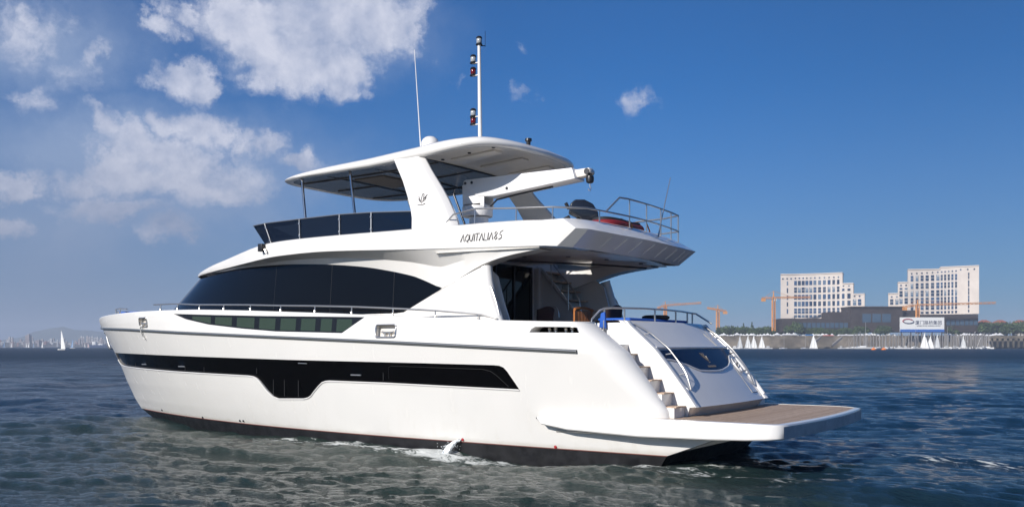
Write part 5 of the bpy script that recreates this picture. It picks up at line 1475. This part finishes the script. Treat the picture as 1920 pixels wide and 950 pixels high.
# trees on the far shore: four kinds, shared meshes
LEAF = [mat('leaf_dark', (.034,.062,.020), .75), mat('leaf_mid', (.060,.105,.030), .75), mat('leaf_light', (.10,.15,.045), .75)]
TRK = mat('bark', (.10,.075,.05), .9, var=.2)
def tree_meshes(seed, h, w, conif=False):
    rd = random.Random(seed); bm = bmesh.new(); clumps = []
    for i in range(26 if not conif else 16):
        if conif: z = h * rd.uniform(.25, 1); rr = w * .5 * (1.08 - z / h) ; clumps.append((rd.gauss(0, rr * .4), rd.gauss(0, rr * .4), z, rr * .5 + .3))
        else:
            a = rd.uniform(0, 6.28); q = rd.random() ** .6; clumps.append((math.cos(a) * q * w * .42, math.sin(a) * q * w * .42, h * (.42 + .45 * rd.random() * (1 - .4 * q)), w * rd.uniform(.10, .19)))
    for (x, y, z, r_) in clumps:
        n = 60; mi = rd.choice((0, 0, 1, 1, 2))
        for k in range(n):
            v = Vector((rd.gauss(0, 1), rd.gauss(0, 1), rd.gauss(0, .8))).normalized() * r_ * rd.uniform(.55, 1.15)
            p = Vector((x, y, z)) + v; s = w * .035 * rd.uniform(.7, 1.4)
            nrm = Vector((rd.gauss(0, 1), rd.gauss(0, 1), rd.gauss(.5, 1))).normalized(); u = nrm.orthogonal().normalized(); t = nrm.cross(u)
            f = bm.faces.new([bm.verts.new(p + u * s), bm.verts.new(p + t * s), bm.verts.new(p - u * s), bm.verts.new(p - t * s)]); f.material_index = mi if rd.random() < .75 else rd.randrange(3)
    cm = bpy.data.meshes.new('crown'); bm.to_mesh(cm); bm.free()
    for l in LEAF: cm.materials.append(l)
    bm = bmesh.new(); tube(bm, [(0, 0, -1), (0, .1, h * .3), (.1, 0, h * .6)], w * .03, 7, r2=w * .012)
    for k in range(4):
        a = k * 1.57 + rd.random(); tube(bm, [(0, 0, h * (.3 + .05 * k)), (math.cos(a) * w * .25, math.sin(a) * w * .25, h * (.5 + .06 * k))], w * .014, 5, r2=w * .006)
    tm = bpy.data.meshes.new('trunk'); bm.to_mesh(tm); bm.free(); tm.materials.append(TRK)
    return cm, tm
TM = [tree_meshes(11, 12, 13), tree_meshes(12, 12, 15), tree_meshes(13, 12, 12), tree_meshes(14, 16, 7, True)]
ZQ = zt
def far_tree(px, D, hgt, kind, label, group):
    o = place(empty('dense_tree' if kind < 3 else 'conifer_tree'), px, D, ZQ); cm, tm = TM[kind]
    k = hgt / (12 if kind < 3 else 16)
    a = link('crown', cm, o); b2 = link('trunk', tm, o)
    o.scale = (k, k, k); o.rotation_euler.z = random.uniform(0, 6); tag(o, label, 'tree', group)
rt_ = random.Random(9)
ht_of = lambda py, D: hz(py, D) - ZQ
for i in range(36):
    px = 1352 + i * 3.5 + rt_.uniform(-1, 1); far_tree(px, DR - 20 + rt_.uniform(-12, 12), ht_of(612.5 + rt_.uniform(-3, 3), DR), rt_.randrange(3), 'dark green tree in the row behind the white tents, left of the cream buildings', 'trees left of the cream buildings')
for px, py in ((1394,606),(1410,604),(1412,610),(1372,610),(1364,612),(1383,611)): far_tree(px, DR, ht_of(py, DR), 3, 'tall narrow dark tree rising above the tree row', 'narrow trees above the left row')
far_tree(1490, DR - 60, ht_of(604, DR), 1, 'big round green tree at the foot of the left cream building', None)
for i in range(24): 
    px = 1503 + i * 4.2; far_tree(px, DR - 59 + rt_.uniform(-3, 3), ht_of(616.5 + rt_.uniform(-3, 2), DR), rt_.randrange(3), 'low green tree in front of the dark podium building', 'low trees before the podium')
for px in (1612, 1620, 1650, 1660): far_tree(px, DR - 60, ht_of(611, DR), rt_.randrange(3), 'round tree beside the podium entrance', 'trees by the podium entrance')
for i in range(24):
    px = 1779 + i * 6.4 + rt_.uniform(-1, 1); far_tree(px, DR - 30 + rt_.uniform(-14, 14), ht_of(605 + rt_.uniform(-4, 4) + (0 if px > 1830 else 6), DR), rt_.randrange(3), 'green tree in the row right of the billboard', 'trees right of the billboard')
# red roofed villas behind the right-hand trees
for px, lab in ((1845, 'pale villa with red hipped roof right of the cream building'), (1875, 'pale villa with red hipped roof, middle one of three'), (1912, 'pale villa with red hipped roof at the right edge')):
    v = place(empty('villa'), px, DR + 90, ZQ); tag(v, lab, 'house'); s_ = (DR + 90) / F; h1 = hz(605, DR + 90) - ZQ; h2 = hz(599.5, DR + 90) - ZQ
    bm = bmesh.new(); box(bm, (0, 0, h1 / 2), (22 * s_, 10, h1)); wl = finish(bm, 'wall', mat('villa_wall', (.5,.47,.42), .8), v)
    bm = bmesh.new(); W_ = 12.5 * s_; A = [bm.verts.new(p) for p in ((-W_, -6, h1), (W_, -6, h1), (W_, 6, h1), (-W_, 6, h1))]; T1, T2 = bm.verts.new((-W_ * .35, 0, h2)), bm.verts.new((W_ * .35, 0, h2))
    for q in ((A[0], A[1], T2, T1), (A[2], A[3], T1, T2), (A[1], A[2], T2), (A[3], A[0], T1), (A[3], A[2], A[1], A[0])): bm.faces.new(q)
    bmesh.ops.recalc_face_normals(bm, faces=bm.faces[:]); finish(bm, 'roof', mat('roof_red', (.30,.10,.07), .8, var=.2, scale=.5), v, ang=20)
    for k in (-7, 0, 7): bm = bmesh.new(); box(bm, (k * s_, -5.05, h1 - 3), (2.2, .2, 2.4)); finish(bm, 'window', WING, v)
# white tents and umbrellas along the quay top
tm_ = bmesh.new(); 
V_ = [tm_.verts.new(p) for p in ((-2.6,-2.6,2.3),(2.6,-2.6,2.3),(2.6,2.6,2.3),(-2.6,2.6,2.3))]; ap = tm_.verts.new((0,0,4.6))
for i in range(4): tm_.faces.new((V_[i], V_[(i+1)%4], ap))
for x in (-2.4, 2.4):
    for y in (-2.4, 2.4): box(tm_, (x, y, 1.15), (.18, .18, 2.3))
box(tm_, (0, 2.4, 1.2), (4.8, .1, 2.2))
tme = bpy.data.meshes.new('marquee'); tm_.to_mesh(tme); tm_.free(); tme.materials.append(mat('tent_white', (.78,.78,.78), .7))
for i in range(86):
    px = 1352 + i * 6.15 + rt_.uniform(-1.2, 1.2)
    if 1683 < px < 1774: continue
    o = link('marquee', tme); place(o, px, DR - 66 + rt_.uniform(-1, 5), ZQ); o.rotation_euler.z += rt_.uniform(-.3, .3); k = rt_.uniform(.7, 1.15); o.scale = (k, k, k); tag(o, 'small white pointed tent in the row along the quay top', 'tent', 'white tents along the quay')
for k, (px, wd, hh, cname, col_, lab) in enumerate(((1480, 26, 7, 'van_white', (.7,.7,.72), 'long white flat roofed stall left of the round tree'), (1517, 13, 6, 'stall_blue', (.05,.2,.5), 'blue roofed stall between the white ones on the quay'), (1553, 18, 5, 'stall_red', (.5,.08,.06), 'red banner stall near the gangways'), (1603, 60, 6, 'van_white', (.7,.7,.72), 'long white awning in front of the podium'))):
    s_ = (DR - 68) / F; o = place(empty('quay_stall'), px, DR - 68, ZQ); tag(o, lab, 'stall')
    bm = bmesh.new(); box(bm, (0, 0, hh * .75 * s_), (wd * s_, 4, hh * .3 * s_)); finish(bm, 'roof', mat(cname, col_, .6), o)
    bm = bmesh.new()
    for x in (-.45, 0, .45): box(bm, (x * wd * s_, 0, hh * .3 * s_), (.4, .4, hh * .6 * s_))
    finish(bm, 'frame', mat('van_white', (.7,.7,.72), .6), o)

# mooring piles
pm = bmesh.new(); lathe(pm, [(.62,-3),(.62,11.4),(.72,11.5),(.15,12.6)], (0,0,0), 8); pme = bpy.data.meshes.new('mooring_pile'); pm.to_mesh(pme); pm.free(); pme.materials.append(mat('pile_grey', (.20,.19,.18), .7))
DP = DR - 130
for i in range(58):
    px = (1602 + i * 6.0) if i < 26 else (1758 + (i - 26) * 3.05); px += rt_.uniform(-1.2, 1.2)
    o = link('mooring_pile', pme); D_ = DP + rt_.uniform(-25, 30); o.location = at(px, D_); k = (hz(624.5 + rt_.uniform(-1, 3.5), D_)) / 12.6; o.scale = (1, 1, k); tag(o, 'grey mooring pile standing in the marina under the white tents', 'pile', 'mooring piles of the marina')
pn = place(empty('pontoon'), 1600, DP + 10); tag(pn, 'long low floating pontoon among the mooring piles', 'pontoon')
bm = bmesh.new(); box(bm, (125 * DP / F, 0, .5), (260 * DP / F, 3, .9)); finish(bm, 'deck', mat('pontoon_grey', (.35,.33,.3), .8), pn)

# ---- sailing boats and small craft
SAILM = mat('sail_white', (.80,.80,.78), .7, var=.05, scale=.3)
SAILB = mat('sail_blue', (.20,.32,.50), .7)
def sail_mesh(h, wd, seed, m_):
    bm = bmesh.new(); rows = []
    for j in range(9):
        t = j / 8; w_ = wd * (1 - t) ** .8 + .05 * wd * (1 - t); rows.append([(-w_ * k / 4, .10 * wd * math.sin(math.pi * k / 4) * (1 - t * .5), h * t + .9) for k in range(5)])
    loft(bm, rows); bmesh.ops.recalc_face_normals(bm, faces=bm.faces[:]); bmesh.ops.solidify(bm, geom=bm.faces[:], thickness=.12); me = bpy.data.meshes.new('sail'); bm.to_mesh(me); bm.free(); me.materials.append(m_); return me
def hull_mesh(L, B, H, m_, nm='hull'):
    bm = bmesh.new(); rings = []
    for i in range(11):
        t = i / 10; x = -L / 2 + L * t; w_ = B / 2 * (1 - max(0, (t - .35) / .65) ** 2.2) + .01; rings.append([(x, -w_, H), (x, -w_ * .75, .1), (x, 0, -.25), (x, w_ * .75, .1), (x, w_, H), (x, 0, H + .06)])
    loft(bm, rings, closed=True); bm.faces.new([bm.verts.new(p) for p in rings[0]]); bmesh.ops.recalc_face_normals(bm, faces=bm.faces[:])
    me = bpy.data.meshes.new(nm); bm.to_mesh(me); bm.free(); me.materials.append(m_); return me
BOATW = mat('boat_white', (.75,.75,.74), .4)
BOATD = mat('boat_dark', (.05,.06,.08), .5)
def sailboat(px, D, hpx, label, group=None, sm=SAILM, hm=BOATW, lean=0.0, ang=0, jib=True, sail=True, L=None, lname='sailboat'):
    s = D / F; h = hpx * s; L = L or h * .52
    o = place(empty(lname), px, D, 0); tag(o, label, 'sailboat', group); o.rotation_euler.z = ROT + ang; o.rotation_euler.x = lean
    link('hull', hull_mesh(L, L * .3, L * .09, hm), o)
    bm = bmesh.new(); tube(bm, [(L*.08, 0, 0), (L*.08, 0, h)], max(.06, h * .008), 6, r2=max(.03, h*.004)); tube(bm, [(L*.08, 0, .9), (-L * .42, 0, .95)], max(.05, h * .006), 6); finish(bm, 'mast', mat('mast_alu', (.6,.6,.62), .4, metal=.5), o)
    if sail:
        m1 = link('mainsail', sail_mesh(h * .88, L * .48, 1, sm), o); m1.location = (L * .08 - .05, 0, 0)
        if jib:
            j = link('jib', sail_mesh(h * .66, -L * .36, 2, sm), o); j.location = (L * .12, 0, -.2)
    else:
        bm = bmesh.new(); tube(bm, [(L*.06, 0, 1.1), (-L * .40, 0, 1.1)], .22, 7); finish(bm, 'furled_sail', mat('furl', (.3,.34,.45), .8), o)
        bm = bmesh.new(); box(bm, (-L*.05, 0, L * .12), (L * .3, L * .16, L * .07)); finish(bm, 'cabin', BOATW, o, bev=.1)
    return o
SG = 'white dinghies sailing before the far sea wall'
for px, hp_, lab in ((1387,26,'white sail dinghy leftmost of the group before the sea wall'),(1402,27,'narrow white sail dinghy second from left before the sea wall'),(1413,27,'tall white sail dinghy third from left before the sea wall'),(1428,26,'white sail dinghy fourth from left before the sea wall'),(1525,30,'single white sail dinghy in front of the gangways')):
    sailboat(px, DR - 160, hp_, lab, SG, ang=rt_.uniform(-.4, .4))
for px, hp_, lab in ((1733,32,'white sail boat among the piles under the billboard, leftmost'),(1744,26,'white sail boat among the piles, second from left under the billboard'),(1757,30,'white sail boat among the piles, third under the billboard'),(1806,26,'white furled sail boat among the piles right of the billboard')):
    sailboat(px, DR - 165, hp_, lab, 'sailing boats among the marina piles', ang=rt_.uniform(-.6, .6))
for px, hp_, lab, L_ in ((1620,50,'white sailing yacht with bare mast moored left of the piles',19),(1469,26,'small boat with bare leaning mast left of the single white sail',8),(1509,26,'small boat with bare mast beside the single white sail',8),(1715,44,'moored boat with tall bare mast left of the billboard sails',14),(1775,42,'moored boat with bare mast right of the billboard',12)):
    sailboat(px, DR - 170, hp_, lab, None, ang=rt_.uniform(-.2, .2), sail=False, L=L_)
# left side of the view, far out
sailboat(116, 620, 39, 'larger white racing yacht with curved sail under way on the left', None, ang=2.8, jib=False)
for px, D_, hp_, sm_, lab in ((8,1700,13,SAILB,'blue grey sail at the very left edge of the water'),(22,1800,11,SAILM,'small white sail second from the left edge'),(49,1700,11,SAILM,'white leaning sail left of a crossing pair'),(54,1750,11,SAILM,'white leaning sail right of a crossing pair'),(63,1800,8,SAILB,'small grey sail right of the crossing pair'),(80,1500,12,SAILM,'white leaning sail left of the large racing yacht'),(136,1100,19,SAILB,'blue grey sail right of the large racing yacht'),(159,1900,8,SAILM,'tiny white sail left of the red white one'),(165,1700,10,mat('sail_pink', (.7,.5,.48), .7),'red and white sail nearest the yacht bow')):
    sailboat(px, D_, hp_, lab, None, sm=sm_, ang=rt_.uniform(-.5, .5) + (math.pi if px % 2 else 0), lean=rt_.uniform(-.1, .1), jib=False)
shp = place(empty('cargo_ship'), 186, 2300); tag(shp, 'dark blue ship with white superstructure far off beside the yacht bow', 'ship')
link('hull', hull_mesh(44, 9, 6, mat('ship_blue', (.02,.05,.14), .5)), shp); bm = bmesh.new(); box(bm, (-12, 0, 10), (9, 7, 8)); box(bm, (4, 0, 7), (12, 6, 3)); finish(bm, 'superstructure', BOATW, shp, bev=.3)
# small motor boats at the wall
for px, lab in ((1577,'white cabin boat moored by the gangway'),(1686,'small white motor boat among the left piles'),(1698,'small white motor boat left of the billboard sails'),(1715,'white motor cruiser under the billboard'),(1775,'cream motor boat right of the billboard sails'),(1790,'small white motor boat by the right piles'),(1845,'white motor boat at the right end of the piles'),(1440,'small white motor boat right of the four dinghies'),(1378,'tiny grey skiff left of the four dinghies')):
    o = place(empty('motor_boat'), px, DR - 172); tag(o, lab, 'motor boat', 'small motor boats along the far shore'); L_ = rt_.uniform(6, 10)
    link('hull', hull_mesh(L_, L_ * .32, 1.1, BOATW), o); o.rotation_euler.z += rt_.uniform(-.5, .5)
    bm = bmesh.new(); box(bm, (0, 0, 1.9), (L_ * .35, L_ * .22, 1.6)); finish(bm, 'cabin', BOATW, o, bev=.2)
    bm = bmesh.new(); box(bm, (0, 0, 2.0), (L_ * .36, L_ * .225, .6)); finish(bm, 'cabin_window', BOATD, o)
hm_shared = hull_mesh(11, 3.2, 1.2, BOATW); ms = bmesh.new(); tube(ms, [(.8,0,0),(.8,0,15)], .13, 5, r2=.08); tube(ms, [(.8,0,1.6),(-4.2,0,1.7)], .22, 6); tube(ms, [(.8,0,14.6),(5.2,0,1.2)], .05, 4); tube(ms, [(.8,0,14.6),(-5.2,0,1.2)], .05, 4)
mme = bpy.data.meshes.new('mast'); ms.to_mesh(mme); ms.free(); mme.materials.append(mat('mast_alu', (.6,.6,.62)))
cb = bmesh.new(); box(cb, (-.3, 0, 1.6), (4.2, 1.8, .8)); cme = bpy.data.meshes.new('cabin'); cb.to_mesh(cme); cb.free(); cme.materials.append(BOATW)
for i in range(34):
    px = 1592 + i * 8.0 + rt_.uniform(-3, 3); D_ = DR - 100 - rt_.uniform(0, 62)
    o = place(empty('moored_yacht'), px, D_); o.rotation_euler.z += rt_.uniform(-1.2, 1.2); k = rt_.uniform(.6, 1.15); o.scale = (k, k, k * rt_.uniform(.8, 1.15))
    link('hull', hm_shared, o); link('mast', mme, o); link('cabin', cme, o); tag(o, 'white moored yacht with bare mast among the marina piles', 'sailboat', 'moored yachts among the marina piles')
bo_m = bmesh.new(); lathe(bo_m, [(.1,-.6),(1.0,-.3),(1.25,.3),(1.0,.9),(.3,1.3),(.12,1.5),(.12,2.0)], (0,0,0), 12); bme = bpy.data.meshes.new('buoy'); bo_m.to_mesh(bme); bo_m.free(); bme.materials.append(mat('buoy_orange', (.75,.2,.03), .5))
for px, lab in ((1638,'orange buoy nearer the moored sailing yacht'),(1657,'orange buoy further right, alone before the piles')):
    o = link('buoy', bme); o.location = at(px, 640); o.scale = (1.4,1.4,1.0); tag(o, lab, 'buoy', 'orange buoys off the marina')

# ---- far left shore: land, town and hills
DL = 3000.0
def ridge(name, pts, D, depth, m_, base=-5):
    bm = bmesh.new(); A = [at(px, D, hz(py, D)) for px, py in pts]; n = len(A)
    top = A; front = [at(px, D - depth * .5, base) for px, py in pts]; back = [at(px, D + depth, base) for px, py in pts]
    loft(bm, [front, top, back]); bmesh.ops.recalc_face_normals(bm, faces=bm.faces[:]); setmesh(name, bm, m_)
ridge('shore', [(-700,646),(-400,643),(-100,644),(0,641.5),(60,643),(120,642),(200,643),(280,644),(500,645),(800,646),(1000,647)], DL + 60, 300, mat('far_land', (.12,.11,.09), .9, var=.3, scale=.02))
hm_ = mat('hill_green', (.045,.065,.04), .9, var=.2, scale=.01)
ridge('hills', [(-700,640),(-500,622),(-200,634),(-20,640),(40,632),(62,622),(95,615),(118,612),(140,618),(165,619),(205,623),(280,632),(500,640)], 6200, 500, hm_)
TC = [mat('town_a', (.42,.38,.36), .8), mat('town_b', (.30,.25,.24), .8), mat('town_c', (.5,.5,.5), .8), mat('town_d', (.30,.16,.13), .8)]
TD = mat('town_dark', (.05,.055,.07), .6)
tmesh = []
for k in range(8):
    bm = bmesh.new(); box(bm, (0, 0, .5), (1, 1, 1)); box(bm, (.1, 0, 1.04), (.35, .5, .1))
    for fl in range(6): box(bm, (0, -.5, .12 + fl * .15), (.86, .03, .05), mi=1)
    me = bpy.data.meshes.new('town_block'); bm.to_mesh(me); bm.free(); me.materials.append(TC[k % 4]); me.materials.append(TD); tmesh.append(me)
def town(px, D, wpx, py, k, label, group):
    o = link('town_block', tmesh[k % 8]); o.location = at(px, D, 0); o.rotation_euler.z = ROT + rt_.uniform(-.25, .25); s = D / F; o.scale = (wpx * s, wpx * s * .8, hz(py, D)); tag(o, label, 'building', group)
for i in range(70):
    px = -10 + i * 3.3 + rt_.uniform(-1, 1); town(px, DL + rt_.uniform(-60, 120), rt_.uniform(2.2, 5), 640 + rt_.uniform(-6, 4), rt_.randrange(8), 'low hazy building of the far town on the left shore', 'low buildings of the far town')
town(53.5, DL - 50, 8.5, 628, 1, 'dark tower block standing above the far town on the left', None)
for px, py in ((18,632),(23,633),(120,634),(100,635),(153,631),(157,632),(164,630.5),(168,632),(173,631),(178,633),(183,632),(190,633),(60,632)): town(px, DL + 150, 3.6, py, rt_.randrange(3) * 2, 'pale slim tower in the hazy skyline left of the yacht bow', 'pale towers of the far skyline')

# ---------------------------------------------------------------- haze
bm = bmesh.new(); c0 = CAM + FW * 1200; box(bm, (c0.x, c0.y, 74), (11500, 11500, 154))
hzm = bpy.data.materials.new('haze'); hzm.use_nodes = True; nt = hzm.node_tree; nt.nodes.clear()
o_ = nt.nodes.new('ShaderNodeOutputMaterial'); v_ = nt.nodes.new('ShaderNodeVolumePrincipled')
v_.inputs['Color'].default_value = (.72,.82,1,1); v_.inputs['Density'].default_value = .00021; v_.inputs['Anisotropy'].default_value = .0
nt.links.new(v_.outputs[0], o_.inputs['Volume'])
hzo = finish(bm, 'haze', hzm); hzo['kind'] = 'stuff'; hzo.display_type = 'WIRE'
